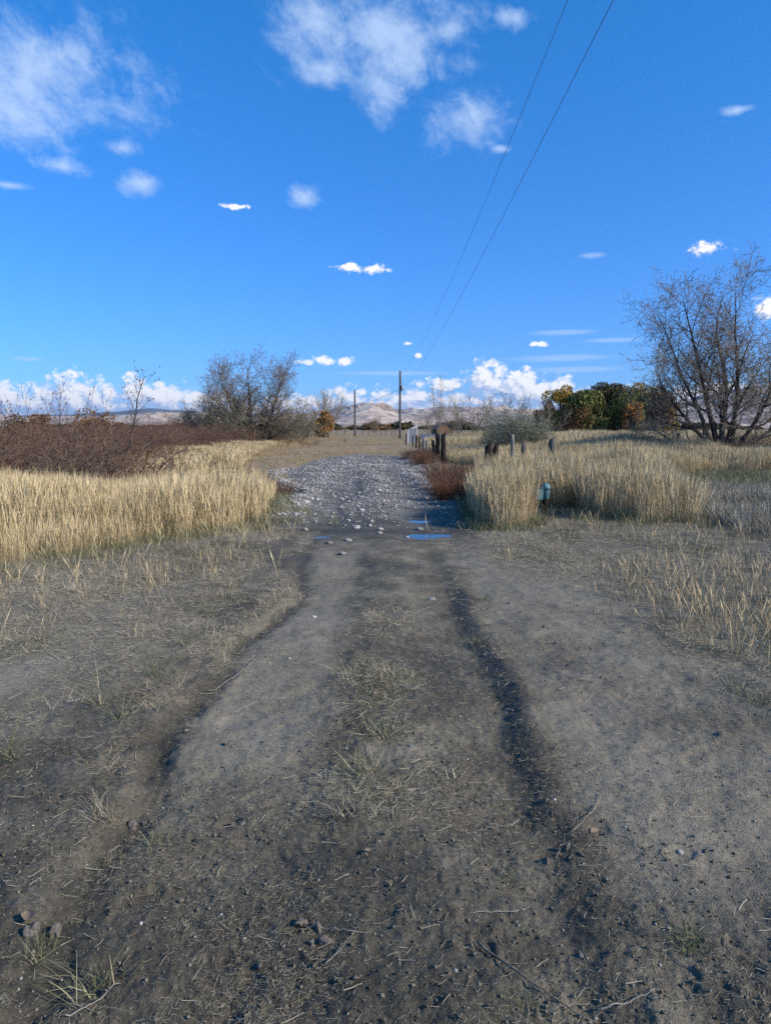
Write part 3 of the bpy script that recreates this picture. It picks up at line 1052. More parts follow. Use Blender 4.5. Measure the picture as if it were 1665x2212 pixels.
def build_stones():
    M = stone_mat()
    gm, nt, b = new_mat('soil_crumb', 0.95, 0.1)
    c = ramp(nt, objrand(nt), [(0.0, (0.055, 0.050, 0.036)), (0.6, (0.125, 0.115, 0.083)), (0.93, (0.20, 0.185, 0.140)), (1.0, (0.30, 0.28, 0.25))])
    setc(nt, b, c)
    sp = [bpy.data.objects.new('stone', rock_mesh('gravel_stone', M, 300 + i, 0.42, 1 if i % 2 else 2, .07)) for i in range(8)]
    cp = [bpy.data.objects.new('crumb', rock_mesh('crumb', gm, 320 + i, 0.75, 1, .18)) for i in range(6)]
    # crumbs of soil
    n = 30000
    r = 1.5 + 6.5 * RS.rand(n) ** 1.3
    th = (RS.rand(n) - .5) * 1.7
    x, y = r * np.sin(th), r * np.cos(th)
    w = np.clip(.45 + fbm(x * 1.6, y * 1.6, 131, 3) * 1.6 + 0.8 * wet_dark_mask(x, y), 0.08, 1) * (1 - .5 * straw_mask(x, y))
    k = RS.rand(n) < w
    x, y, r = x[k], y[k], r[k]
    n = len(x)
    s = 0.004 + 0.012 * RS.rand(n) ** 3.2
    scatter('soil_crumbs', cp, np.stack([x, y, H(x, y) + s * .15], -1), rots(n, 3), s, 'crumbs of dark soil lying in the ruts and over the track', 'soil')
    # gravel
    n = 170000
    y = 12 + 34 * RS.rand(n) ** 1.4
    x = -4.6 + 7.4 * RS.rand(n)
    rm = road_mask(x, y)
    bm_ = berm(x, y)
    pat = np.clip(fbm(x * 1.3, y * .7, 137, 4) * 2.0 - .02, 0, 1)
    w = rm * (0.055 + 0.36 * pat * sm(13, 18, y)) + np.clip(bm_, 0, 1) ** 1.3 * .95
    w = w + .03 * sm(12.5, 14, y) * sm(-3.4, -2.2, x - .0) * (1 - sm(2.2, 2.8, x))
    lane = np.exp(-((x + 1.0) / .38) ** 2) + np.exp(-((x - .55) / .38) ** 2)
    w = w * (1 - 0.45 * sm(34, 44, y)) * (1 - .6 * lane * (1 - np.clip(bm_ * 2, 0, 1)))
    k = RS.rand(n) < w
    x, y = x[k], y[k]
    n = len(x)
    s = (0.013 + 0.070 * RS.rand(n) ** 3.4) * (1 + .5 * sm(18, 34, y))
    scatter('gravel', sp, np.stack([x, y, H(x, y) + s * .12], -1), rots(n, .35), s, 'pale river gravel strewn over the track beyond the puddles', 'gravel')
    # scattered pebbles near
    n = 900
    r = 1.7 + 11 * RS.rand(n)
    th = (RS.rand(n) - .5) * 1.3
    x, y = r * np.sin(th), r * np.cos(th)
    s = 0.004 + 0.018 * RS.rand(n) ** 3
    scatter('pebbles', sp, np.stack([x, y, H(x, y)], -1), rots(n, .4), s, 'tiny pebbles scattered over the dirt', 'pebbles')
    # single cobbles
    mesh = [rock_mesh('river_cobble', M, 350 + i, 0.45, 3 if i == 0 else 2, .06) for i in range(9)]

    def cob(x, y, s, lab, grp=None, kind='river_cobble', i=None, yaw=None):
        o = link(bpy.data.objects.new(kind, mesh[(i if i is not None else random.randrange(9))]))
        o.scale = (s, s, s)
        o.rotation_euler = (random.uniform(-.2, .2), random.uniform(-.2, .2), random.uniform(0, 6.28) if yaw is None else yaw)
        o.location = (x, y, float(H(x, y)) + s * .10)
        tag(o, lab, 'stone', grp)
    one = [(932, 1288, .085, 'flat oval pale stone lying alone on the bare wheel track'), (678, 1327, .045, 'small whitish stone on the left wheel track below the pair of flat ones'),
           (625, 1415, .028, 'tiny white stone on the left track beside a dark mud scrap'), (740, 1192, .11, 'grey cobble just before the thin sliver of water'),
           (712, 1172, .10, 'pale cobble close behind the sliver of water on the left'), (752, 1168, .13, 'round tan cobble by the green tuft near the puddles'),
           (770, 1140, .14, 'largest pale cobble in the middle of the muddy crossing'), (822, 1143, .11, 'flat grey cobble in the muddy crossing right of the largest one'),
           (906, 1142, .13, 'tan cobble between the two blue puddles'), (820, 1152, .10, 'whitish cobble in front of the flat grey one in the mud'),
           (878, 1160, .09, 'small cobble touching the left tip of the nearer puddle'), (660, 1145, .10, 'flat cobble in dark mud at the left of the crossing'),
           (1468, 1838, .03, 'small dark stone in a hoof print on the right')]
    for (px, py, s, lab) in one:
        x, y = G(px, py)
        cob(x, y, s, lab)
    spots = []
    for nm, fn, cnt in (
            ('left', lambda: (lambda t: (float(np.interp(t, [12, 15, 18, 21, 25], [-2.0, -1.85, -1.8, -2.8, -3.7])) + random.gauss(0, .3), t))(random.uniform(12.6, 22)), 70),
            ('right', lambda: (lambda t: (float(np.interp(t, [16, 19, 23], [1.7, 1.15, .9])) + random.gauss(0, .25), t))(random.uniform(16.6, 22)), 32),
            ('middle', lambda: (random.gauss(-.3, .6), random.uniform(14.5, 23)), 34),
            ('nose', lambda: (random.gauss(1.75, .35), random.gauss(14.5, .25)), 16)):
        lab = dict(left='rounded pale cobble heaped along the left edge of the gravel track', right='rounded pale cobble heaped along the right edge of the gravel track below rusty weeds',
                   middle='rounded pale cobble lying in the middle of the gravel track', nose='rounded pale cobble in the little heap behind the tan grass clump')[nm]
        grp = dict(left='cobbles along the left edge of the track', right='cobbles along the right edge of the track', middle='cobbles in the middle of the track', nose='cobbles behind the grass clump')[nm]
        for _ in range(cnt):
            x, y = fn()
            cob(x, y, random.uniform(.055, .125) * (1.0 if nm != 'nose' else .8), lab, grp)


# ------------------------------------------------------------------ branching
def tube(pts, rad, k):
    """tube of k sides along pts; returns V, F"""
    P = np.asarray(pts)
    n = len(P)
    T = np.gradient(P, axis=0)
    T /= (np.linalg.norm(T, axis=1, keepdims=True) + 1e-9)
    up = np.array([0.31, 0.17, 0.93]) if abs(T[0][2]) < 0.9 else np.array([1.0, 0.1, 0])
    U = np.cross(T, up)
    U /= (np.linalg.norm(U, axis=1, keepdims=True) + 1e-9)
    W = np.cross(T, U)
    a = np.arange(k) * (2 * math.pi / k)
    V = P[:, None, :] + (U[:, None, :] * np.cos(a)[None, :, None] + W[:, None, :] * np.sin(a)[None, :, None]) * np.asarray(rad)[:, None, None]
    return V.reshape(-1, 3), grid_faces(n, k, True)


class Tubes:
    def __init__(s):
        s.V, s.F, s.n = [], [], 0

    def add(s, pts, rad, k):
        V, F = tube(pts, rad, k)
        s.V.append(V)
        s.F.append(F + s.n)
        s.n += len(V)

    def mesh(s, name, mats):
        if not s.V:
            return None
        return mesh_np(name, np.concatenate(s.V), np.concatenate(s.F), mats)


def norm(v):
    return v / (np.linalg.norm(v) + 1e-9)


def grow(rs, out, p, d, L, r, lvl, cfg, tips):
    c = cfg[lvl]
    n = c.get('seg', 5)
    pts, rad = [p.copy()], [r]
    q, dd = p.copy(), norm(d)
    for i in range(n):
        dd = norm(dd + rs.normal(0, c['wob'], 3) + np.array([0, 0, c['up']]))
        q = q + dd * L / n
        pts.append(q.copy())
        rad.append(r * (1 - (i + 1) / n * c['tap']))
    out.append((lvl, pts, rad))
    if lvl + 1 < len(cfg):
        m = cfg[lvl + 1]
        cnt = int(m['n'] * (0.75 + .5 * rs.rand()) + rs.rand())
        if lvl > 0:
            cnt = max(1, int(cnt * min(1.4, L / (c['L']))))
        ph = rs.rand() * 6.28
        for j in range(cnt):
            t = m['from'] + (1 - m['from']) * (j + rs.rand() * .9) / cnt
            t = min(t, .985)
            f = t * n
            i0 = int(f)
            fr = f - i0
            b = pts[i0] * (1 - fr) + pts[min(i0 + 1, n)] * fr
            rb = rad[i0] * (1 - fr) + rad[min(i0 + 1, n)] * fr
            td = norm(pts[min(i0 + 1, n)] - pts[i0])
            ph += 2.4 + rs.normal() * .5
            ax = norm(np.cross(td, [0.3, 0.2, 1.0]) if abs(td[2]) > .95 else np.cross(td, [0, 0, 1.0]))
            ay = np.cross(td, ax)
            side = ax * math.cos(ph) + ay * math.sin(ph)
            ang = R(m['ang'] * (0.75 + .5 * rs.rand()))
            nd = td * math.cos(ang) + side * math.sin(ang)
            ln = m['L'] * (0.65 + .6 * rs.rand()) * (1 - m.get('fall', .45) * t)
            grow(rs, out, b, nd, ln, min(rb * m['rr'], m.get('rmax', 9)), lvl + 1, cfg, tips)
    else:
        tips.append((pts[-1], dd))
        tips.append((pts[n // 2], dd))


def bark_mat(name, dark, light, sc=6):
    m, nt, b = new_mat(name, 0.9, 0.15)
    t = texco(nt, 'Object')
    mp = nt.nodes.new('ShaderNodeMapping')
    nt.links.new(t.k, mp.inputs[0])
    mp.inputs['Scale'].default_value = (3, 3, .6)
    n = noise(nt, S(nt, mp.outputs[0]), sc, 6, 0.65)
    setc(nt, b, ramp(nt, n, [(0.3, dark), (0.7, light)]))
    bump(nt, b, n, 0.8, 0.03)
    return m


def leafbits(rs, tips, size, per, spread, droop=0.0):
    V, F = [], []
    k = 0
    for (p, d) in tips:
        for _ in range(per):
            q = p + rs.normal(0, spread, 3)
            a = norm(rs.normal(0, 1, 3) + np.array([0, 0, -droop]))
            b = norm(np.cross(a, rs.normal(0, 1, 3)))
            s = size * (.6 + .8 * rs.rand())
            V += [q, q + a * s * .5 + b * s * .28, q + a * s, q + a * s * .5 - b * s * .28]
            F.append((k, k + 1, k + 2, k + 3))
            k += 4
    return np.array(V), np.array(F)


def leaf_mat(name, stops, rough=0.7):
    m, nt, b = new_mat(name, rough, 0.2)
    rb = attr(nt, 'rnd')
    t = texco(nt, 'Object')
    n = noise(nt, t, 0.9, 3, 0.6)
    setc(nt, b, ramp(nt, rb * .5 + n * .5, stops))
    return m


B_dark = bark_mat('bark_dark', (0.030, 0.026, 0.024), (0.095, 0.082, 0.072))
B_grey = bark_mat('bark_grey', (0.13, 0.108, 0.080), (0.31, 0.265, 0.20))
B_red = bark_mat('bark_red', (0.085, 0.050, 0.034), (0.270, 0.175, 0.125))
B_twig = bark_mat('twig_brown', (0.12, 0.095, 0.068), (0.27, 0.22, 0.16))
B_pale = bark_mat('twig_pale', (0.22, 0.19, 0.155), (0.40, 0.355, 0.29))


def make_tree(name, seed, cfg, stems, r0, barks, sides=(7, 6, 4, 3, 3), split=1, leaf=None, leafmat=None, base_spread=0.15, rmin=0.0):
    """returns (trunk_mesh, crown_mesh) ; levels <= split go to the trunk"""
    rs = np.random.RandomState(seed)
    out, tips = [], []
    for (d, L, r) in stems:
        p = np.array([rs.normal(0, base_spread), rs.normal(0, base_spread), -0.1])
        grow(rs, out, p, np.array(d, float), L, r, 0, cfg, tips)
    T, C = Tubes(), Tubes()
    for (lvl, pts, rad) in out:
        k = sides[min(lvl, len(sides) - 1)]
        if rmin:
            pts, rad = pts, [max(q, rmin) for q in rad]
        (T if lvl <= split else C).add(pts, rad, k)
    tm = T.mesh(name + '_trunk', [barks[0]])
    cm = None
    if C.V:
        V, F = np.concatenate(C.V), np.concatenate(C.F)
        nb = len(V)
        if leaf:
            LV, LF = leafbits(rs, tips, *leaf)
            rn = np.repeat(rs.rand(len(LF)), 4)
            V, F2 = np.concatenate([V, LV]), LF + nb
            nbf = len(F)
            F = np.concatenate([F, F2])
            cm = mesh_np(name + '_crown', V, F, [barks[1], leafmat])
            mi = np.zeros(len(F), np.int32)
            mi[nbf:] = 1
            cm.polygons.foreach_set('material_index', mi)
            add_f(cm, 'rnd', np.concatenate([np.zeros(nb), rn]))
        else:
            cm = mesh_np(name + '_crown', V, F, [barks[1]])
    return tm, cm


def place_tree(name, meshes, x, y, label, cat, group=None, rz=0.0, s=1.0, z=None):
    e = link(bpy.data.objects.new(name, None))
    e.empty_display_size = 0.3
    e.location = (x, y, float(H(x, y)) if z is None else z)
    e.rotation_euler = (0, 0, rz)
    e.scale = (s, s, s) if not isinstance(s, tuple) else s
    tag(e, label, cat, group)
    t = link(bpy.data.objects.new('trunk', meshes[0]), e)
    if meshes[1] is not None:
        link(bpy.data.objects.new('crown', meshes[1]), e)
    return e


def cfgt(*rows):
    keys = ('n', 'L', 'ang', 'wob', 'up', 'rr', 'from', 'tap', 'seg', 'fall')
    return [dict(zip(keys, r)) for r in rows]


def build_trees():
    M_bud = leaf_mat('dry_buds', [(0.2, (0.10, 0.085, 0.065)), (0.5, (0.24, 0.21, 0.17)), (0.8, (0.38, 0.35, 0.29))])
    M_olive = leaf_mat('silver_leaves', [(0.25, (0.09, 0.10, 0.055)), (0.5, (0.20, 0.215, 0.14)), (0.8, (0.36, 0.37, 0.27))])
    M_orange = leaf_mat('orange_leaves', [(0.25, (0.121, 0.057, 0.016)), (0.5, (0.324, 0.155, 0.034)), (0.8, (0.567, 0.297, 0.068))])
    M_brown = leaf_mat('brown_leaves', [(0.25, (0.065, 0.037, 0.018)), (0.5, (0.173, 0.097, 0.039)), (0.8, (0.292, 0.173, 0.07))])
    M_yellow = leaf_mat('yellow_leaves', [(0.25, (0.119, 0.076, 0.015)), (0.5, (0.302, 0.206, 0.034)), (0.8, (0.497, 0.346, 0.076))])
    M_willow = leaf_mat('willow_leaves', [(0.25, (0.042, 0.046, 0.012)), (0.5, (0.117, 0.126, 0.029)), (0.8, (0.218, 0.218, 0.059))])
    M_dkgreen = leaf_mat('dark_leaves', [(0.25, (0.024, 0.026, 0.012)), (0.5, (0.065, 0.065, 0.024)), (0.8, (0.141, 0.119, 0.043))])

    # big bare tree on the right, several limbs from a low fork
    cfg = cfgt((1, 6, 0, .10, .06, 1, 0, .90, 9, 0),
               (12, 2.7, 40, .13, .06, .55, .30, .85, 6, .40),
               (10, 1.35, 42, .16, .05, .55, .12, .8, 5, .4),
               (7, .75, 42, .18, .03, .6, .1, .6, 4, .3),
               (3, .32, 38, .2, .03, .8, .2, .5, 2, .2))
    stems = [((-.98, .1, .34), 3.7, .11), ((-.80, -.2, .72), 5.9, .14), ((-.58, .2, 1.0), 7.6, .13), ((-.30, .25, 1.0), 8.0, .16), ((-.02, -.1, 1.0), 8.5, .17), ((.28, .2, .98), 8.0, .15), ((.72, -.2, .80), 6.8, .13), ((1.0, .2, .35), 5.6, .12),
             ((.25, .7, .8), 6.0, .12), ((-.1, -.7, .7), 5.0, .11), ((1., -.5, .12), 5.0, .09)]
    m = make_tree('bare_tree', 6, cfg, stems, .2, (B_dark, B_grey), (8, 5, 3, 3, 3), 1, (.06, 1, .04, .6), M_bud, .22, rmin=.0068)
    d = 34.5
    place_tree('bare_tree', m, AT(1562, d), d, 'large leafless spreading tree at the right with several dark limbs', 'tree', s=1.0)
    # low skirt of brush round its foot
    cfb = cfgt((1, 2.0, 0, .14, .02, 1, 0, .7, 5, 0), (7, .9, 40, .16, .03, .6, .1, .7, 4, .3), (6, .4, 42, .2, .02, .7, .1, .6, 3, .2))
    def bush_stems(n, L, r, spread=.8, seed=0):
        rs = np.random.RandomState(900 + seed)
        return [((rs.normal() * spread, rs.normal() * spread, 1.0), L * (.6 + .6 * rs.rand()), r) for _ in range(n)]
    brush = [make_tree('brush', 60 + i, cfb, bush_stems(20, 1.8, .016, .9, i), .02, (B_grey, B_grey), (4, 3, 3), 0, (.05, 1, .04, .3), M_bud, .4, rmin=.005) for i in range(2)]
    for i, (px, dd, s, lab) in enumerate(((1500, 33, .75, 'grey twiggy brush at the left foot of the large bare tree'), (1560, 36, .8, 'grey twiggy brush straight behind the fork of the large bare tree'),
                                          (1630, 33, .8, 'grey twiggy brush at the right foot of the large bare tree'), (1455, 36, .6, 'low grey brush left of the large bare tree before the dark grove'), (1665, 37, .85, 'grey brush cut by the right side of the photo'))):
        place_tree('brush_bush', brush[i % 2], AT(px, dd), dd, lab, 'bush', 'grey brush round the large bare tree', i * 1.3, s)

    # centre-left bare tree
    cfg = cfgt((1, 6, 0, .10, .05, 1, 0, .88, 8, 0),
               (13, 3.0, 42, .15, .05, .55, .15, .8, 6, .35),
               (11, 1.6, 42, .18, .04, .55, .10, .75, 5, .35),
               (7, .8, 42, .2, .03, .6, .1, .6, 3, .3),
               (1, .4, 38, .2, .03, .8, .2, .5, 3, .2))
    stems = [((.0, .1, 1), 7.6, .20), ((-.55, .1, .9), 7.4, .16), ((.62, -.1, .8), 7.2, .17), ((-.25, -.4, 1), 7.0, .13), ((.2, .5, .9), 6.8, .12), ((-.95, .2, .55), 5.5, .11), ((.95, .2, .42), 5.0, .11)]
    m = make_tree('bare_tree2', 12, cfg, stems, .2, (B_dark, B_twig), (7, 4, 3, 3, 3), 1, (.07, 1, .05, .3), M_bud, .25, rmin=.0095)
    d = 72
    place_tree('bare_tree', m, AT(548, d), d, 'leafless dark tree rising from the reddish thicket left of the track', 'tree', s=1.02)
    # leafier grey bushes on its left
    cfs = cfgt((1, 4, 0, .12, .04, 1, 0, .7, 6, 0), (9, 1.7, 36, .15, .05, .55, .15, .7, 5, .4), (8, .8, 40, .18, .03, .6, .1, .6, 4, .3), (4, .35, 40, .2, .02, .7, .2, .5, 3, .2))
    gb = [make_tree('grey_bush', 80 + i, cfs, bush_stems(11, 4.0, .05, .55, 10 + i), .05, (B_dark, B_twig), (5, 3, 3, 3), 0, (.10, 2, .10, .2), M_olive, .5, rmin=.009) for i in range(3)]
    for i, (px, dd, s, lab, rz) in enumerate(((455, 74, 1.15, 'grey green bush left of the central bare tree, taller one', 0), (415, 78, .85, 'grey green bush at the left end beside the central bare tree', 2.0), (500, 70, 1.0, 'grey green bush under the left limbs of the central bare tree', 4.1),
                                              (600, 74, .8, 'grey bush under the right limbs of the central bare tree', 1.0), (650, 88, .95, 'round grey green bush right of the central bare tree', 3.0), (625, 92, .8, 'grey bush half hidden right of the central bare tree', 5.2))):
        place_tree('grey_bush', gb[i % 3], AT(px, dd), dd, lab, 'bush', 'grey green bushes by the central bare tree', rz, s)

    # fan tree with orange sapling
    cff = cfgt((1, 7, 0, .03, .02, 1, 0, .75, 6, 0), (8, 2.2, 20, .05, .05, .5, .3, .7, 4, .5), (5, .9, 25, .08, .05, .6, .2, .6, 3, .3))
    rs = np.random.RandomState(3)
    stems = [((math.cos(a) * t, math.sin(a) * t, 1.0), 6.6 - t * 1.4, .055) for a, t in [(rs.rand() * 6.28, .08 + .75 * rs.rand()) for _ in range(22)]]
    m = make_tree('fan_tree', 31, cff, stems, .05, (B_pale, B_pale), (5, 3, 3), 0, None, None, .25, rmin=.018)
    d = 108
    place_tree('fan_tree', m, AT(708, d), d, 'pale upright fan shaped bare tree behind the orange shrub', 'tree', s=1.0)

    def leafy(seed, h, w, n, size, mat, barks=(B_dark, B_dark), stems_n=5, droop=0.0, trunk_h=.35):
        """foliage of leaf clumps in several lobes, with trunk and limbs"""
        rs = np.random.RandomState(seed)
        T = Tubes()
        lob = []
        for i in range(stems_n * 3):
            a = rs.rand() * 6.28
            rr = math.sqrt(rs.rand()) * w * .62
            z = h * (trunk_h + (1 - trunk_h) * rs.rand() ** .8 * (1 - .45 * rr / w) * .85)
            c = np.array([math.cos(a) * rr, math.sin(a) * rr, z])
            lob.append((c, w * (.22 + .22 * rs.rand())))
            if i < stems_n * 2:
                mid = c * np.array([.45, .45, .55]) + rs.normal(0, .1, 3)
                T.add([np.array([0, 0, -.2]), mid * .5 + rs.normal(0, .05, 3), mid, c], [h * .022, h * .016, h * .011, h * .004], 5)
        tr = T.mesh('leafy_trunk', [barks[0]])
        V, F, rn = [], [], []
        per = n // len(lob)
        k = 0
        for (c, r) in lob:
            u = rs.normal(0, 1, (per, 3))
            u /= np.linalg.norm(u, axis=1, keepdims=True)
            rad = r * (0.55 + .5 * rs.rand(per, 1) ** .5)
            q = c + u * rad * np.array([1, 1, .85])
            tone = rs.rand()
            for i in range(per):
                if droop:
                    a = norm(rs.normal(0, .25, 3) + np.array([0, 0, -1.0]))
                    s = size * (1.2 + 1.6 * rs.rand())
                    wd = .16
                else:
                    a = norm(rs.normal(0, 1, 3))
                    s = size * (.5 + rs.rand())
                    wd = .42
                b = norm(np.cross(a, rs.normal(0, 1, 3)))
                p = q[i]
                V += [p, p + a * s * .5 + b * s * wd, p + a * s, p + a * s * .5 - b * s * wd]
                F.append((k, k + 1, k + 2, k + 3))
                k += 4
                rn += [min(1, max(0, tone * .5 + rs.rand() * .5))] * 4
        V = np.array(V)
        V[:, 2] = np.maximum(V[:, 2], 0.05)
        cm = mesh_np('leafy_crown', V, F, [mat], False)
        add_f(cm, 'rnd', rn)
        return tr, cm

    om = leafy(41, 4.1, 2.2, 7000, .20, M_orange, stems_n=5, trunk_h=.15)
    place_tree('orange_shrub', om, AT(700, 104), 104, 'orange leaved shrub at the foot of the pale fan shaped tree', 'shrub', s=1.0)

    # the dark autumn grove on the right
    D = 125
    grove = [
        (1205, 0, 9.2, 2.7, 5200, .26, M_yellow, 0, 'tall yellow brown tree at the left end of the dark grove'),
        (1175, 6, 6.0, 2.0, 2600, .22, M_brown, 0, 'small reddish brown tree at the left foot of the dark grove'),
        (1262, -4, 8.0, 3.2, 6500, .30, M_willow, 1, 'drooping green willow left of centre in the dark grove'),
        (1300, 6, 9.6, 3.4, 6000, .26, M_dkgreen, 0, 'very dark green tree at the top of the grove behind the willows'),
        (1345, -3, 7.8, 3.0, 5200, .30, M_willow, 1, 'drooping olive green willow in the middle of the dark grove'),
        (1385, 5, 9.2, 3.2, 6000, .26, M_yellow, 0, 'ochre yellow tree on the right shoulder of the grove'),
        (1412, -2, 7.6, 2.8, 5200, .24, M_brown, 0, 'wide brown tree at the right end of the grove'),
        (1362, -8, 5.6, 1.5, 2200, .20, M_orange, 0, 'slim orange tree in front of the middle of the grove'),
        (1230, 8, 7.4, 2.6, 4000, .26, M_dkgreen, 0, 'dark green tree behind the left part of the grove'),
        (1190, 2, 5.0, 2.4, 3000, .24, M_dkgreen, 0, 'low dark tree filling the gap under the left of the grove'),
        (1240, -6, 5.6, 2.4, 3000, .22, M_brown, 0, 'rusty brown shrub tree below the tall yellow one'),
        (1430, 3, 6.4, 2.2, 3000, .24, M_yellow, 0, 'low ochre tree closing the right end of the grove'),
        (1325, 10, 9.2, 2.8, 4200, .26, M_brown, 0, 'brown topped tree rising behind the middle of the grove')]
    for i, (px, dd, h, w, n, sz, mt, dr, lab) in enumerate(grove):
        mm = leafy(500 + i, h * 1.16, w * 1.35, int(n * 1.45), sz, mt, stems_n=7, droop=dr, trunk_h=.06 if dr else .10)
        place_tree('grove_tree', mm, AT(px, D + dd), D + dd, lab, 'tree', 'autumn trees of the dark grove', i * 1.1, 1.0)
    gd = AT(1395, 116)
    place_tree('grey_bush', gb[0], gd, 116, 'small grey bush before the right part of the dark grove', 'bush', None, .4, .62)

    # silvery olive and bare shrubs right of the track
    so = [make_tree('olive_bush', 140 + i, cfs, bush_stems(12, 2.5, .03, .62, 30 + i), .05, (B_dark, B_twig), (5, 3, 3, 3), 0, (.075, 4, .10, .0), M_olive, .35) for i in range(2)]
    for i, (px, dd, s, lab) in enumerate(((1108, 42, .80, 'silvery leaved olive bush behind the light grey fence post'), (1082, 46, .66, 'silvery olive bush behind the double dark post'), (1142, 48, .70, 'silvery olive bush farther back at the right of the post row'))):
        place_tree('olive_bush', so[i % 2], AT(px, dd), dd, lab, 'bush', 'silvery olive bushes behind the fence', i * 2.0, s)
    cfy = cfgt((1, 4, 0, .07, .04, 1, 0, .75, 6, 0), (8, 1.6, 32, .1, .06, .5, .2, .7, 5, .5), (7, .7, 35, .14, .04, .6, .1, .6, 3, .3))
    bs = [make_tree('bare_shrub', 160 + i, cfy, bush_stems(7, 4.2, .05, .35, 50 + i), .05, (B_grey, B_grey), (5, 3, 3), 0, (.09, 1, .05, .2), M_olive, .25, rmin=.012) for i in range(3)]
    for i, (px, dd, s, lab) in enumerate(((990, 92, 1.05, 'slender bare shrub left of the tangled bare trees behind the fence'), (1020, 84, 1.15, 'tangled bare tree behind the fence right of the shed'), (1048, 80, 1.0, 'bare bush just left of the silvery olive bushes'),
                                          (925, 120, 1.0, 'dark bare tree between pole and shed'), (806, 190, 1.1, 'small round bare tree far off between the two poles'), (948, 110, 1.35, 'thin tall sapling rising behind the shed roof'), (1085, 90, 1.2, 'bare shrub rising behind the silvery olive bushes'),
                                          (1180, 105, 1.15, 'bare grey tree at the left edge of the dark grove'), (745, 200, .5, 'low bare bush far off left of the shorter pole'), (1130, 96, 1.1, 'thin bare tree between olive bushes and grove'))):
        ss = (s * .55, s * .55, s * 1.25) if px == 948 else (s, s, s)
        place_tree('bare_shrub', bs[i % 3], AT(px, dd), dd, lab, 'tree', 'bare shrubs beyond the fence', i * 1.7, ss)

    # reddish thicket
    cfr = cfgt((1, 2.2, 0, .16, .03, 1, 0, .65, 6, 0), (7, 1.0, 40, .18, .05, .62, .15, .65, 4, .3), (7, .5, 42, .2, .03, .65, .1, .6, 3, .2), (4, .22, 40, .2, .03, .8, .2, .5, 2, .2))
    M_dead = leaf_mat('dead_leaves', [(0.2, (0.06, 0.03, 0.022)), (0.6, (0.13, 0.062, 0.04)), (0.9, (0.20, 0.10, 0.06))])
    th = [make_tree('thicket', 180 + i, cfr, bush_stems(13, 2.0, .020, .95, 70 + i), .02, (B_red, B_red), (4, 3, 3, 3), 0, (.035, 1, .04, .2), M_dead, .55, rmin=.004) for i in range(4)]
    cfo = cfgt((1, 2.2, 0, .20, .02, 1, 0, .65, 7, 0), (6, 1.1, 42, .22, .04, .62, .25, .65, 5, .3), (6, .5, 42, .22, .04, .65, .2, .6, 3, .2), (2, .22, 40, .2, .03, .8, .3, .5, 2, .2))
    tn = [make_tree('open_thicket', 190 + i, cfo, bush_stems(11, 2.1, .026, 1.0, 90 + i), .02, (B_dark, B_red if i % 2 else B_twig), (4, 3, 3, 3), 0, (.05, 1, .04, .2), M_dead, .6, rmin=.0055) for i in range(4)]
    i = 0
    rs = np.random.RandomState(77)
    nearl = 'reddish brown leafless shrub in the near part of the thicket on the left'
    farl = 'reddish brown leafless shrub in the far part of the thicket by the bare tree'
    for row, (yy0, cnt) in enumerate(((17.0, 9), (19.2, 9), (23, 9))):
        for k in range(cnt):
            xx = -15.0 * yy0 / 21 + k * 1.25 * yy0 / 21 + rs.normal() * .2
            if xx > -0.365 * yy0:
                continue
            yy = yy0 + rs.normal() * .5 + (k % 2) * .5
            place_tree('thicket_shrub', tn[i % 4] if i % 5 else th[i % 4], xx, yy, nearl, 'shrub', 'reddish shrubs of the near thicket', rs.rand() * 6, ((1.0 + .15 * rs.rand()), 1.0 + .15 * rs.rand(), (.55, .62, .68)[row] + .26 * rs.rand() ** 1.5))
            i += 1
    for (xx, yy, zz) in ((-5.9, 16.4, .58), (-6.6, 15.4, .60), (-7.9, 15.2, .74), (-9.2, 14.9, .68), (-5.2, 17.6, .5)):
        place_tree('thicket_shrub', tn[i % 4], xx, yy, 'dark stemmed open shrub standing in golden grass at the near edge of the thicket', 'shrub', 'open shrubs at the near edge of the thicket', rs.rand() * 6, (.9, .9, zz))
        i += 1
    line = [(-12.6, 29), (-12.0, 33), (-12.2, 38), (-12.6, 44), (-13.0, 51), (-13.4, 58), (-13.2, 66), (-12.6, 73)]
    for (cx, cy) in line:
        for k in range(5):
            xx, yy = cx - k * 1.9 + rs.normal() * .5, cy + rs.normal() * 1.5
            place_tree('thicket_shrub', th[i % 4], xx, yy, farl, 'shrub', 'reddish shrubs of the far thicket', rs.rand() * 6, (1.3, 1.3,   .60 + .16 * rs.rand() + cy * .004))
            i += 1
    # single branches / saplings near the thicket
    st = [make_tree('twiggy', 210, cfgt((1, 2.0, 0, .12, .02, 1, 0, .7, 7, 0), (9, .75, 40, .15, .05, .55, .3, .7, 4, .4), (5, .32, 40, .15, .05, .6, .2, .6, 3, .3)), [((.9, 0, .55), 1.9, .028), ((.5, .3, .7), 1.6, .022)], .03, (B_dark, B_dark), (5, 3, 3), 0, (.05, 1, .03, .3), M_dead, .0)]
    x, y = G(245, 1090)
    place_tree('leaning_shrub', st[0], x, y + .6, 'dark low branch leaning to the right over the golden grass', 'shrub', None, 0, 1.0)
    x, y = G(150, 1085)
    place_tree('leaning_shrub', st[0], x, y + .4, 'dark crooked shrub standing in grass before the near thicket', 'shrub', None, .9, 1.15)
    sap = make_tree('sapling', 215, cfgt((1, 3.6, 0, .07, .03, 1, 0, .75, 8, 0), (13, 1.2, 42, .12, .05, .5, .42, .7, 5, .45), (6, .45, 42, .15, .03, .6, .25, .6, 3, .3)), [((.12, 0, 1), 3.9, .05)], .05, (B_dark, B_dark), (6, 3, 3), 0, (.09, 1, .05, 1.0), M_dead, .02)
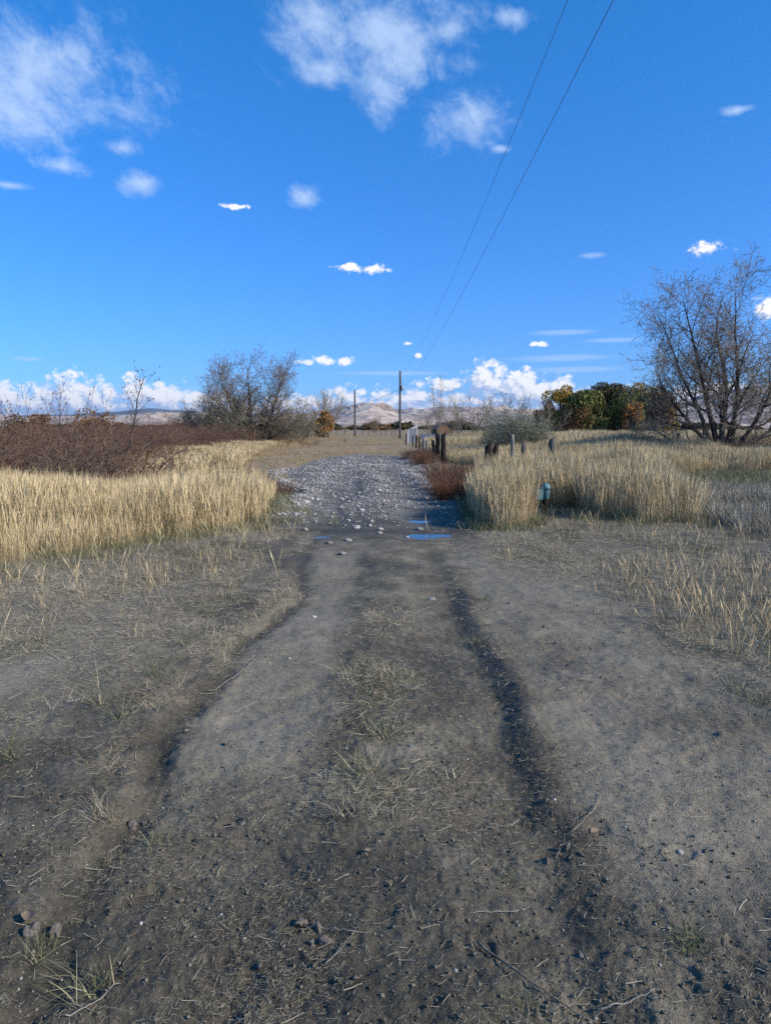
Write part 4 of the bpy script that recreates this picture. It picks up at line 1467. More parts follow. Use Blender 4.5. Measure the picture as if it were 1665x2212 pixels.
    place_tree('sapling', sap, AT(278, 30), 30, 'small bare tree standing up out of the thicket with a few dead leaves', 'tree', None, .5, 1.0)
    place_tree('sapling', sap, AT(135, 26), 26, 'thin whippy sapling sticking out of the near thicket', 'tree', None, 2.5, (.55, .55, .80))
    place_tree('sapling', sap, AT(40, 27), 27, 'thin whippy sapling at the left side of the near thicket', 'tree', None, 4.5, (.6, .6, .66))
    whip = make_tree('whip', 240, cfgt((1, 2.6, 0, .07, .03, 1, 0, .8, 7, 0), (5, .8, 34, .12, .05, .5, .4, .7, 4, .4)), [((.1, 0, 1), 2.5, .014), ((-.25, .1, 1), 2.1, .012), ((.3, .2, 1), 1.9, .011)], .05, (B_red, B_red), (5, 3), 0, (.06, 1, .03, .3), M_dead, .0, rmin=.005)
    rs = np.random.RandomState(15)
    for k in range(22):
        yy = 18 + 12 * rs.rand()
        xx = -yy * (.38 + .2 * rs.rand())
        place_tree('thicket_whip', whip, xx, yy, 'long thin whips sticking up above the near thicket', 'shrub', 'whips above the near thicket', rs.rand() * 6, (.9, .9, .72 + .42 * rs.rand()))
    thin = make_tree('thin_sapling', 218, cfgt((1, 1.7, 0, .04, .03, 1, 0, .75, 7, 0), (9, .42, 48, .12, .05, .5, .25, .7, 4, .4)), [((.03, 0, 1), 1.75, .014)], .05, (B_red, B_red), (5, 3), 0, (.05, 1, .02, .3), M_dead, .01)
    x, y = G(540, 1030)
    place_tree('thin_sapling', thin, -4.25, 23.2, 'thin reddish sapling standing alone beside the gravel heap', 'sapling', None, 0, .95)
    rs = np.random.RandomState(5)
    for k in range(9):
        place_tree('thin_sapling', thin, -4.6 - 3.4 * rs.rand(), 19.8 + 5 * rs.rand(), 'thin bare stem among golden grass between thicket and gravel', 'sapling', 'thin stems before the far thicket', rs.rand() * 6, (1.3, 1.3, .55 + .25 * rs.rand()))
    # dark leafy bushes behind the thicket
    for (px, dd, h, w, lab) in ((208, 62, 3.3, 1.9, 'dark brown leafy bush behind the middle of the near thicket'), (25, 60, 3.0, 2.0, 'dark leafy bush behind the left end of the thicket'), (95, 66, 3.0, 1.6, 'brown leafy bush between the two darker ones behind the thicket')):
        mm = leafy(600 + px, h, w, 2400, .17, M_brown if px != 25 else M_dkgreen, trunk_h=.25)
        place_tree('dark_bush', mm, AT(px, dd), dd, lab, 'bush', 'dark bushes behind the thicket')
    # tumbleweed
    tw = make_tree('tumbleweed', 220, cfgt((1, .5, 0, .1, .05, 1, 0, .6, 4, 0), (8, .28, 40, .18, .03, .6, .15, .6, 3, .2), (6, .13, 42, .2, .02, .7, .1, .6, 2, .2)), [((math.cos(a) * t, math.sin(a) * t, 1.0), .50, .006) for a, t in [(q * 2.4, .1 + 1.4 * (q / 46)) for q in range(46)]], .01, (B_rust, B_rust), (3, 3, 3), 0, None, None, .06)
    x, y = G(958, 1082)
    place_tree('tumbleweed', tw, x + .02, y + .3, 'round orange brown tumbleweed at the right edge of the gravel', 'weed', None, 0, 1.12)
    place_tree('tumbleweed', tw, 2.05, 18.6, 'reddish tumbleweed heaped behind the round orange one', 'weed', None, 2, 1.3)
    place_tree('tumbleweed', tw, 1.75, 33.5, 'dark red brown tumbleweed near the two black posts', 'weed', None, 3, 1.3)
    # far tree line, a single mass
    far = []
    for i in range(3):
        t_, c_ = leafy(700 + i, 4.5, 3.2, 420, .7, M_dkgreen if i else M_brown)
        far.append(bpy.data.objects.new('far_tree', c_))
    n = 420
    a = np.radians(-40 + 80 * RS.rand(n))
    rr = 260 + 500 * RS.rand(n)
    x, y = rr * np.sin(a), rr * np.cos(a)
    scatter('far_treeline', far, np.stack([x, y, H(x, y)], -1), rots(n, 0), np.stack([1.3 + RS.rand(n), 1.3 + RS.rand(n), .35 + .55 * RS.rand(n)], -1), 'low dark line of distant trees at the foot of the hills', 'treeline')


B_rust = bark_mat('twig_rust', (0.10, 0.050, 0.030), (0.25, 0.130, 0.078))
B_post = bark_mat('creosote_post', (0.012, 0.010, 0.009), (0.045, 0.036, 0.030), 9)
B_weather = bark_mat('weathered_post', (0.10, 0.092, 0.082), (0.30, 0.275, 0.24), 9)
B_greyp = bark_mat('grey_post', (0.05, 0.047, 0.044), (0.15, 0.14, 0.13), 9)
M_steel, _nt, _b = new_mat('old_wire', 0.5, 0.5)
setc(_nt, _b, (0.05, 0.045, 0.042))
M_galv, _nt, _b = new_mat('galvanised', 0.45, 0.5)
setc(_nt, _b, (0.30, 0.32, 0.34))
M_white, _nt, _b = new_mat('white_paint', 0.6, 0.4)
setc(_nt, _b, mixc(_nt, noise(_nt, texco(_nt), 6, 4, .6).step(.4, .7), (.60, .62, .64), (.46, .48, .50)))
M_whited, _nt, _b = new_mat('pale_sheet', 0.6, 0.4)
setc(_nt, _b, mixc(_nt, noise(_nt, texco(_nt), 4, 5, .6), (.16, .18, .20), (.27, .30, .33)))


def box_bm(bm, x0, x1, y0, y1, z0, z1):
    vs = [bm.verts.new(c) for c in ((x0, y0, z0), (x1, y0, z0), (x1, y1, z0), (x0, y1, z0), (x0, y0, z1), (x1, y0, z1), (x1, y1, z1), (x0, y1, z1))]
    for f in ((0, 3, 2, 1), (4, 5, 6, 7), (0, 1, 5, 4), (1, 2, 6, 5), (2, 3, 7, 6), (3, 0, 4, 7)):
        bm.faces.new([vs[i] for i in f])


def obj_bm(name, bm, mat, parent=None, smooth=False, bev=0.0):
    import bmesh
    if bev:
        bmesh.ops.bevel(bm, geom=bm.edges[:], offset=bev, segments=2, affect='EDGES')
    me = bpy.data.meshes.new(name)
    bm.to_mesh(me)
    bm.free()
    me.materials.append(mat)
    if smooth:
        for p in me.polygons:
            p.use_smooth = True
    return link(bpy.data.objects.new(name, me), parent)


def tube_obj(name, pts, rad, k, mat, parent=None, caps=True):
    V, F = tube(pts, rad, k)
    me = bpy.data.meshes.new(name)
    faces = F.tolist()
    n = len(pts)
    if caps:
        faces.append(list(range(k))[::-1])
        faces.append([(n - 1) * k + i for i in range(k)])
    me.from_pydata(V.tolist(), [], faces)
    me.update()
    for p in me.polygons:
        p.use_smooth = len(p.vertices) == 4
    me.materials.append(mat)
    return link(bpy.data.objects.new(name, me), parent)


def post(name, x, y, h, r, mat, label, lean=(0, 0), group=None, jag=0.0):
    z = float(H(x, y))
    rs = np.random.RandomState(int(abs(x * 100 + y * 10)) % 9999)
    n = 7
    pts = [np.array([lean[0] * t * h, lean[1] * t * h, -0.2 + (h + .2) * t]) + np.array([rs.normal() * r * .08, rs.normal() * r * .08, 0]) for t in np.linspace(0, 1, n)]
    rad = [r * (1.05 - .12 * t) * (1 + rs.normal() * .03) for t in np.linspace(0, 1, n)]
    V, F = tube(pts, rad, 10)
    # slanted, split top
    V = np.array(V)
    top = slice((n - 1) * 10, n * 10)
    V[top, 2] += jag * rs.normal(0, 1, 10) * .5 + (V[top, 0] - V[top, 0].mean()) * rs.normal() * .6
    me = bpy.data.meshes.new(name)
    me.from_pydata(V.tolist(), [], F.tolist() + [[(n - 1) * 10 + i for i in range(10)]])
    me.update()
    for p in me.polygons:
        p.use_smooth = len(p.vertices) == 4
    me.materials.append(mat)
    o = link(bpy.data.objects.new(name, me))
    o.location = (x, y, z)
    tag(o, label, 'post', group)
    return o


def build_manmade():
    import bmesh
    # utility poles
    def pole(x, y, h, r, label):
        e = link(bpy.data.objects.new('utility_pole', None))
        e.location = (x, y, float(H(x, y)))
        tag(e, label, 'utility pole')
        tube_obj('shaft', [np.array([0, 0, z]) for z in np.linspace(-.5, h, 6)], [r * (1 - .3 * t) for t in np.linspace(0, 1, 6)], 12, B_greyp, e)
        return e
    py = 100.0
    px = AT(863.5, py)
    e = pole(px, py, 8.95, .17, 'tall wooden power pole with a transformer can beyond the gravel track')
    tr = tube_obj('transformer', [np.array([.30, -.12, z]) for z in (6.35, 6.38, 7.0, 7.04)], [.15, .17, .17, .10], 12, M_galv, e)
    tube_obj('bushing', [np.array([.30, -.12, z]) for z in (7.04, 7.12, 7.22)], [.035, .05, .02], 8, M_galv, tr)
    tube_obj('bracket', [np.array([0, -.05, 6.75]), np.array([.22, -.1, 6.75])], [.03, .03], 6, M_steel, e)
    tube_obj('insulator', [np.array([0, 0, 8.94]), np.array([0, 0, 9.02]), np.array([0, 0, 9.1])], [.03, .06, .03], 8, M_white, e)
    tube_obj('fuse_arm', [np.array([.05, -.05, 7.55]), np.array([.34, -.15, 7.35])], [.02, .02], 5, M_steel, e)
    lead = [np.array([.06 + .26 * t, -.1, 8.6 - 1.4 * t - .25 * math.sin(t * 3.14)]) for t in np.linspace(0, 1, 8)]
    tube_obj('lead_wire', lead, [.012] * 8, 4, M_steel, e)
    dropl = [np.array([.38 + .12 * math.sin(t * 3.1), -.1, 6.9 - .75 * t]) for t in np.linspace(0, 1, 8)]
    tube_obj('lead_wire', dropl, [.012] * 8, 4, M_steel, e)
    d2 = 118.0
    pole(AT(767, d2), d2, ZT(848, d2), .17, 'shorter bare wooden pole standing left of the power pole')

    def wire(name, f, y0, y1, n, r, label):
        ys = np.linspace(y0, y1, n)
        pts = [np.array(f(t)) for t in ys]
        o = tube_obj(name, pts, [r] * n, 5, M_steel)
        tag(o, label, 'power line', 'overhead lines to the power pole')
    x1 = 4.0
    wire('power_line', lambda t: (x1 + (px - x1) * t / 100, t, .00074 * t * t - .10246 * t + 11.647), -30, 100, 90, .0062, 'upper overhead wire running from the pole top across the sky')
    wire('power_line', lambda t: (x1 + (px + .40 - x1) * t / 100, t, .0005 * t * t - .07451 * t + 9.576), -30, 100, 90, .0062, 'lower overhead wire meeting the pole at its transformer')
    o = tube_obj('service_line', [np.array([px + .2 * (1 - t) - 26 * t, 100 + 130 * t, 6.9 + (3.4 - 6.9) * t - 4 * .5 * t * (1 - t)]) for t in np.linspace(0, 1, 24)], [.02] * 24, 5, M_steel)
    tag(o, 'single wire sagging down to the left from the transformer', 'power line')

    # fence posts
    dk, gp = 'dark posts of the fence going away along the track', None
    post('fence_post', AT(957, 34.5), 34.5, 1.38, .118, B_post, 'thick black fence post, right one of the tall black pair')
    post('fence_post', AT(944.5, 40), 40, 1.34, .13, B_post, 'thick black fence post, left one of the tall black pair')
    post('fence_post', AT(939.5, 38.5), 38.5, .95, .10, B_post, 'short broken black stump against the left of the tall black pair', (-.12, 0), None, .12)
    post('fence_post', AT(1053, 24.2), 24.2, 1.12, .125, B_post, 'squat black post with a pale cut top, left of a joined pair', (0, 0), None, .03)
    post('fence_post', AT(1065, 24.5), 24.5, 1.07, .105, B_post, 'squat black post leaning on the one with a pale cut top', (.06, 0), None, .08)
    post('fence_post', AT(1105.5, 24), 24, 1.43, .058, B_weather, 'tall slim weathered light grey fence post')
    post('fence_post', AT(1130, 25), 25, 1.10, .085, B_greyp, 'dark grey fence post just right of the light grey one', (0, 0), None, .04)
    post('fence_post', AT(1190, 27), 27, 1.22, .12, B_greyp, 'lone grey post almost sunk in the tall tan grass', (-.02, 0), None, .06)
    post('fence_post', AT(876.7, 68), 68, 1.08, .055, B_post, 'slim dark post left of the white framed panel')
    post('fence_post', AT(891, 64), 64, 1.02, .06, B_post, 'dark post in front of the white framed panel')
    post('fence_post', AT(898.6, 60), 60, 1.06, .075, B_post, 'thick dark post at the right edge of the white framed panel')
    post('fence_post', AT(905, 57), 57, .95, .06, B_post, 'dark post next to the pale low wall')
    post('fence_post', AT(916, 52), 52, .92, .10, B_weather, 'stubby brownish post, taller of two stubs in the grass', (-.05, 0), None, .06)
    post('fence_post', AT(923, 48), 48, .80, .085, B_weather, 'stubby brownish post, lower of two stubs in the grass', (-.08, 0), None, .08)
    for (pxx, dd, h, lab) in ((1380, 31, 1.0, 'thin dark post in tall grass left of the large bare tree'), (1500, 33, 1.0, 'thin dark post in tall grass under the large bare tree')):
        post('fence_post', AT(pxx, dd), dd, h, .045, B_greyp, lab)
    # barbed wires
    P = [(AT(957, 34.5), 34.5), (AT(1053, 24.2), 24.2), (AT(1105.5, 24), 24), (AT(1130, 25), 25), (AT(1190, 27), 27), (AT(1380, 31), 31), (AT(1500, 33), 33), (24, 36)]
    e = link(bpy.data.objects.new('fence_wire', None))
    e.location = (P[2][0], P[2][1], 0)
    tag(e, 'rusty strands of wire strung between the old posts above the tall grass', 'wire')
    for hh in (.95, .6):
        pts = []
        for a, b in zip(P[:-1], P[1:]):
            for t in np.linspace(0, 1, 7)[:-1]:
                pts.append(np.array([a[0] + (b[0] - a[0]) * t - P[2][0], a[1] + (b[1] - a[1]) * t - P[2][1], hh - .05 * math.sin(t * math.pi)]))
        tube_obj('strand', pts, [.004] * len(pts), 4, M_steel, e)
    # H brace far off, left
    e = link(bpy.data.objects.new('brace_fence', None))
    dd = 108
    x0 = AT(688, dd)
    e.location = (x0, dd, float(H(x0, dd)))
    tag(e, 'small dark wooden brace of two posts and a rail far off by the orange shrub', 'fence')
    for xx in (0, 1.45):
        tube_obj('post', [np.array([xx, 0, -.2]), np.array([xx, 0, .4]), np.array([xx, 0, 1.05])], [.1, .1, .09], 8, B_post, e)
    tube_obj('rail', [np.array([.05, .02, .95]), np.array([1.4, .02, .95])], [.045, .045], 6, B_post, e)
    tube_obj('diagonal', [np.array([.12, -.02, .8]), np.array([.9, -.02, .15])], [.03, .03], 6, B_post, e)
    # far line of thin fence posts
    pos = [655, 668, 727, 745, 783, 797, 812, 822, 833, 846, 853]
    for i, q in enumerate(pos):
        dd = 125 + (i % 3) * 2
        o = tube_obj('thin_post', [np.array([0, 0, -.2]), np.array([0, 0, 1.45 if q > 800 else 1.15])], [.05, .04], 6, B_post)
        o.location = (AT(q, dd), dd, float(H(AT(q, dd), dd)))
        tag(o, 'thin dark post in the distant fence left of the poles' if q < 770 else 'thin dark post in the distant fence between the two poles', 'post', 'distant thin posts left' if q < 770 else 'distant thin posts between poles')
    # tall thin rust pole by orange shrub
    o = tube_obj('thin_mast', [np.array([0, 0, -.2]), np.array([0, 0, 4.3])], [.05, .04], 6, B_rust)
    dd = 101
    o.location = (AT(681, dd), dd, 0)
    tag(o, 'thin rusty mast at the left of the orange shrub', 'pole')
    # white framed panel
    dd = 72
    e = link(bpy.data.objects.new('metal_panel', None))
    x0 = AT(889, dd)
    e.location = (x0, dd, float(H(x0, dd)))
    e.rotation_euler = (R(6), 0, R(24))
    tag(e, 'white framed ribbed metal panel standing beside the fence posts', 'panel')
    bm = bmesh.new()
    n = 28
    prev = None
    for i in range(n + 1):
        xx = -.42 + .84 * i / n
        yy = .02 * math.sin(i / n * math.pi * 14)
        a, b = bm.verts.new((xx, yy, .1)), bm.verts.new((xx, yy, 1.42 + .25 * (xx + .42)))
        if prev:
            bm.faces.new((prev[0], a, b, prev[1]))
        prev = (a, b)
    o = obj_bm('sheet', bm, M_whited, e)
    md = o.modifiers.new('solid', 'SOLIDIFY')
    md.thickness = .01
    for (x0_, x1_, z0_, z1_) in ((-.49, -.42, .0, 1.44), (.42, .49, .0, 1.68)):
        bm = bmesh.new()
        box_bm(bm, x0_, x1_, -.05, .05, z0_, z1_)
        obj_bm('frame_post', bm, M_white, e)
    tube_obj('top_rail', [np.array([-.46, 0, 1.44]), np.array([.46, 0, 1.68])], [.045, .045], 4, M_white, e)
    # low pale wall
    bm = bmesh.new()
    dd = 92
    box_bm(bm, AT(907, dd), AT(990, dd), dd, dd + .3, -.1, .95)
    o = obj_bm('low_wall', bm, M_whited, None, False, .02)
    tag(o, 'long low pale grey wall behind the dark posts and below the shed', 'wall')
    # shed
    dd = 135
    e = link(bpy.data.objects.new('shed', None))
    xc = AT(953, dd)
    e.location = (xc, dd, 0)
    e.rotation_euler = (0, 0, R(14))
    tag(e, 'small brown wooden shed with a dark gabled roof and thin chimney', 'shed')
    B_board = bark_mat('shed_board', (0.10, 0.055, 0.032), (0.24, 0.15, 0.09), 3)
    B_roof = bark_mat('shed_roof', (0.05, 0.045, 0.05), (0.13, 0.12, 0.13), 3)
    w, dp, hh, rh = 1.55, 2.2, 1.55, 2.55
    nb = 12
    me0 = None
    for i in range(nb):
        xa, xb = -w + 2 * w * i / nb + .008, -w + 2 * w * (i + 1) / nb - .008
        bm = bmesh.new()
        za, zb = hh + (rh - hh) * (1 - abs(xa) / w), hh + (rh - hh) * (1 - abs(xb) / w)
        zt = (za, zb)
        vs = [bm.verts.new(c) for c in ((xa, -dp, -.2), (xb, -dp, -.2), (xb, -dp + .05, -.2), (xa, -dp + .05, -.2), (xa, -dp, zt[0]), (xb, -dp, zt[1]), (xb, -dp + .05, zt[1]), (xa, -dp + .05, zt[0]))]
        for f in ((0, 3, 2, 1), (4, 5, 6, 7), (0, 1, 5, 4), (1, 2, 6, 5), (2, 3, 7, 6), (3, 0, 4, 7)):
            bm.faces.new([vs[q] for q in f])
        obj_bm('board', bm, B_board, e)
    bm = bmesh.new()
    box_bm(bm, -w + .02, -w + .08, -dp + .06, dp, -.2, hh)
    box_bm(bm, w - .08, w - .02, -dp + .06, dp, -.2, hh)
    box_bm(bm, -w + .09, w - .09, dp - .06, dp, -.2, hh)
    obj_bm('side_wall', bm, B_board, e)
    for s in (-1, 1):
        bm = bmesh.new()
        vs = []
        for (xx, zz) in ((0, rh + .10), (s * (w + .3), hh - .10)):
            for yy in (-dp - .25, dp + .2):
                vs.append(bm.verts.new((xx, yy, zz)))
                vs.append(bm.verts.new((xx, yy, zz + .08)))
        a = vs
        for f in ((0, 2, 6, 4), (1, 5, 7, 3), (0, 1, 3, 2), (4, 6, 7, 5), (0, 4, 5, 1), (2, 3, 7, 6)):
            bm.faces.new([a[q] for q in f])
        obj_bm('roof', bm, B_roof, e)
    bm = bmesh.new()
    box_bm(bm, .75, .95, -.3, -.1, 2.0, 3.3)
    obj_bm('chimney', bm, B_weather, e)
    # far building behind the thicket
    bm = bmesh.new()
    dd = 70
    e = link(bpy.data.objects.new('far_building', None))
    x0, x1 = AT(-60, dd), AT(175, dd)
    e.location = (x0, dd, 0)
    tag(e, 'long low building with a thin pale roof edge behind the left thicket', 'building')
    box_bm(bm, 0, x1 - x0, 0, 5, -.2, 1.48)
    obj_bm('wall', bm, M_galv, e)
    bm = bmesh.new()
    box_bm(bm, -.3, x1 - x0 + .3, -.3, 5.3, 1.485, 1.68)
    obj_bm('roof', bm, M_white, e)
    # small white blocks before the grove
    for (pxx, dd, ww, lab) in ((1233, 150, 3.0, 'low pale fence rail seen under the left of the grove'),):
        bm = bmesh.new()
        box_bm(bm, 0, ww, 0, .25, .95, 1.12)
        for k in np.linspace(.05, ww - .15, 3):
            box_bm(bm, k, k + .1, .05, .15, -.1, .945)
        o = obj_bm('pale_rail', bm, M_white, None)
        o.location = (AT(pxx, dd), dd, 0)
        tag(o, lab, 'rail')

    # teal pedestal
    m, nt, b = new_mat('teal_plastic', 0.6, 0.4)
    t = texco(nt)
    c = mixc(nt, noise(nt, t, 9, 5, .65).step(.35, .7), (0.035, 0.115, 0.135), (0.13, 0.25, 0.26))
    setc(nt, b, c)
    x, y = 3.02, 14.0
    e = link(bpy.data.objects.new('utility_pedestal', None))
    e.location = (x, y, float(H(x, y)))
    e.rotation_euler = (0, R(3), R(12))
    tag(e, 'weathered teal utility pedestal with domed cap half hidden in tan grass', 'pedestal')
    tube_obj('post', [np.array([0, 0, -.1]), np.array([0, 0, .12]), np.array([0, 0, .36])], [.045, .05, .06], 12, B_post, e)
    tube_obj('body', [np.array([0, 0, z]) for z in (.26, .28, .44, .46)], [.055, .068, .078, .082], 20, m, e)
    zz = np.linspace(0, 1, 8)
    tube_obj('dome_cap', [np.array([0, 0, .455 + .11 * math.sin(q * 1.5)]) for q in zz], [.088 * math.cos(q * 1.5) + .004 for q in zz], 20, m, e)
    bm = bmesh.new()
    box_bm(bm, -.26, -.075, -.07, .08, .24, .46)
    o = obj_bm('side_box', bm, m, e, False, .012)
    bm = bmesh.new()
    box_bm(bm, -.27, -.07, -.08, .09, .462, .476)
    obj_bm('box_lid', bm, m, e, False, .004)

    # near tufts
    M_near = grass_mat('near_tuft', [(0.2, (0.045, 0.060, 0.024)), (0.42, (0.11, 0.125, 0.055)), (0.6, (0.25, 0.235, 0.12)), (0.85, (0.44, 0.39, 0.24))])
    kinds = {}
    def tuft(kind, px, py, lab, s=1.0, rz=0):
        if kind not in kinds:
            a = dict(green=(M_near, 90, .04, .13, .2, 1.9, .0030, 4, .7, 0, .06), dry=(M_straw, 110, .04, .15, .2, 1.7, .0026, 4, .6, 0, .05), stalk=(M_near, 34, .10, .34, .2, 1.3, .0032, 4, .5, 0, .05), dark=(M_green, 80, .03, .10, .2, 1.8, .0034, 4, .6, 0, .05))[kind]
            kinds[kind] = proto('grass_tuft', *a).data
        x, y = G(px, py)
        o = link(bpy.data.objects.new('grass_tuft', kinds[kind]))
        o.location = (x, y, float(H(x, y)))
        o.rotation_euler = (0, 0, rz)
        o.scale = (s, s, s)
        tag(o, lab, 'grass tuft')
    tuft('green', 205, 2105, 'yellow green tuft low at the left near the bottom of the photo', 1.25)
    tuft('green', 80, 2045, 'small green yellow tuft at the far lower left corner', .8, 1)
    tuft('dry', 222, 1770, 'bleached straw tuft left of the left wheel rut', 1.0)
    tuft('dry', 238, 1835, 'tiny pale straw tuft below the bleached one', .45, 2)
    tuft('green', 345, 1815, 'sparse straw and green tuft between the left ruts', .7, 3)
    tuft('stalk', 205, 1530, 'tuft with long straw stalks on the left, left one of three', 1.0, 0)
    tuft('stalk', 262, 1558, 'green based stalky tuft on the left, middle one of three', 1.05, 2)
    tuft('stalk', 335, 1465, 'tuft with two tall stalks on the left bank', .9, 4)
    tuft('stalk', 400, 1400, 'brown stalky tuft on top of the left bank', .85, 5)
    tuft('stalk', 22, 1650, 'upright pale stalks at the left margin', 1.05, 1)
    tuft('green', 820, 1585, 'green grass tuft in the middle strip between the ruts, farther one', 1.3, 1)
    tuft('green', 790, 1665, 'green and straw tuft in the middle strip between the ruts, nearer one', 1.25, 3)
    tuft('dry', 750, 1760, 'straw coloured tuft at the near end of the middle strip', 1.0, 4)
    tuft('green', 1035, 1385, 'tuft overhanging the far part of the right rut', 1.0, 2)
    tuft('green', 1045, 1300, 'low wide tuft beside the far end of the right rut', 1.2, 5)
    tuft('dark', 1490, 2035, 'dark green tuft at the lower right', 1.15, 0)
    tuft('dark', 1100, 1885, 'small dark green weed in the right rut', .7, 2)
    tuft('dark', 1130, 2160, 'leafy green weed at the bottom right of the rut', .75, 4)
    tuft('green', 1590, 1490, 'green tuft at the right margin below the stalks', 1.2, 1)
    tuft('green', 1640, 1520, 'grassy tuft cut by the right margin', 1.3, 4)
    tuft('green', 265, 1275, 'bright green sprig in matted straw on the left', .6, 4)
    tuft('dark', 228, 1305, 'smallest dark green sprig in matted straw on the left', .5, 1)
    tuft('stalk', 500, 1270, 'pale leaning tuft on the left bank by the rut', .8, 1)
    # long stalks lying about
    def stalk(p0, p1, r, lab, mat, br=0):
        a, b_ = np.array(G(*p0)), np.array(G(*p1))
        n = 14
        rs = np.random.RandomState(int(p0[0]))
        pts = []
        for t in np.linspace(0, 1, n):
            q = a + (b_ - a) * t + np.array([b_[1] - a[1], a[0] - b_[0]]) * .06 * math.sin(t * 3.14)
            pts.append(np.array([q[0], q[1], float(H(q[0], q[1])) + r + .006 + .006 * rs.rand()]))
        o = tube_obj('dry_stalk', pts, [r * (1 - .6 * t) for t in np.linspace(0, 1, n)], 6, mat)
        tag(o, lab, 'stalk')
    stalk((1030, 2030), (1290, 2200), .0042, 'long woody brown stalk lying aslant at the bottom right', B_twig)
    stalk((1290, 2175), (1410, 2150), .0025, 'short pale stalk crossing the foot of the long woody one', B_pale)
    stalk((1120, 1960), (1010, 1975), .0020, 'thin straw lying right of the rut by a dark scrap', B_pale)
    stalk((760, 2015), (640, 2000), .0014, 'thin curved straw beside the crumbled clods', B_pale)
    stalk((700, 2080), (770, 2010), .0014, 'thin straw pointing up between the clods', B_pale)
    stalk((450, 1480), (560, 1410), .0022, 'pale straw lying over the left bank, nearer one', B_pale)
    stalk((500, 1530), (580, 1480), .0020, 'pale straw lying below the nearer one on the left track', B_pale)
    stalk((1235, 1800), (1300, 1720), .0020, 'bent pale straw by the curled leaf', B_pale)
    stalk((860, 1900), (780, 1870), .0020, 'dark short stem left of the right rut', B_twig)
    stalk((140, 2170), (260, 2100), .0024, 'straw blade stretched out at the bottom left', B_pale)
    stalk((1260, 1300), (1190, 1330), .0022, 'pale straw on the dirt beyond the right rut', B_pale)
    stalk((930, 1310), (800, 1400), .0018, 'thin straw across the middle strip', B_pale)
    # clods and curled leaves
    gm, nt, b = new_mat('clod', 0.95, 0.1)
    setc(nt, b, ramp(nt, noise(nt, texco(nt), 5, 5, .65), [(.3, (.06, .052, .044)), (.7, (.19, .168, .142))]))
    cl = [rock_mesh('soil_clod', gm, 400 + i, .7, 3, .28) for i in range(4)]
    for i, (px_, py_, s, lab) in enumerate(((650, 1985, .052, 'pale flat soil clod, uppermost of the crumbled heap'), (690, 2000, .034, 'small clod right of the pale flat one in the crumbled heap'), (672, 2028, .026, 'dark clod in the hollow of the crumbled heap'), (700, 2025, .040, 'tan clod at the right of the crumbled heap'),
                                            (678, 2075, .024, 'single round clod below the crumbled heap'), (560, 2065, .020, 'light clod at the edge of the shoe print'), (600, 2040, .016, 'tiny clod above the shoe print'), (1225, 1830, .030, 'brown clod left of the curled leaf'), (1255, 1845, .034, 'brown clod right under the curled leaf'),
                                            (1180, 1850, .030, 'dark clod on the edge of the right rut'), (285, 1760, .040, 'brown clod on the left rut edge'), (310, 1752, .028, 'smaller clod touching the brown one on the left rut edge'), (500, 1770, .030, 'dark clod in the hoof print on the left track'), (390, 1930, .022, 'small pale clod alone low in the left track'),
                                            (70, 2010, .045, 'grey clod above the lower left tufts'), (120, 2000, .055, 'large grey clod near the lower left corner'), (1200, 1395, .045, 'brown clod alone on the right dirt, nearer one'), (1175, 1360, .035, 'small orange brown clod alone on the right dirt'), (1100, 1310, .04, 'dark clod where the right rut starts'), (770, 2105, .02, 'crumb of soil at the bottom middle'))):
        x, y = G(px_, py_)
        o = link(bpy.data.objects.new('soil_clod', cl[i % 4]))
        o.location = (x, y, float(H(x, y)) + s * .15)
        o.scale = (s, s, s)
        o.rotation_euler = (i, i * 2, i * 3)
        tag(o, lab, 'clod')
    lm, nt, b = new_mat('dead_leaf', 0.8, 0.2)
    setc(nt, b, ramp(nt, noise(nt, texco(nt), 30, 4, .6), [(.3, (.12, .085, .055)), (.7, (.27, .21, .15))]))
    for i, (px_, py_, s, rz, lab) in enumerate(((1285, 1795, .05, .6, 'curled tan dead leaf in the right dirt beside clods'), (60, 1990, .06, 2, 'crumpled grey leaf near the lower left corner'), (405, 1571, .035, 1, 'small tan leaf at the edge of the left track'), (490, 1602, .04, 2, 'yellowish leaf on the left track'), (795, 1840, .03, 0, 'tiny brown leaf in the middle of the track'))):
        V, F = [], []
        nu, nv = 9, 6
        for a in range(nu):
            u = a / (nu - 1)
            wd = math.sin(u * math.pi) ** .7 * .32 + .01
            for c in range(nv):
                v = c / (nv - 1) * 2 - 1
                V.append(((u - .5), v * wd, .18 * v * v * math.sin(u * 3) + .12 * (u - .5) ** 2 + .03 * math.sin(u * 17 + v * 4) * (1)))
        me = mesh_np('dead_leaf', np.array(V), grid_faces(nu, nv), [lm])
        o = link(bpy.data.objects.new('dead_leaf', me))
        x, y = G(px_, py_)
        o.location = (x, y, float(H(x, y)) + .008)
        o.scale = (s, s, s)
        o.rotation_euler = (.15, .1, rz)
        tag(o, lab, 'leaf')


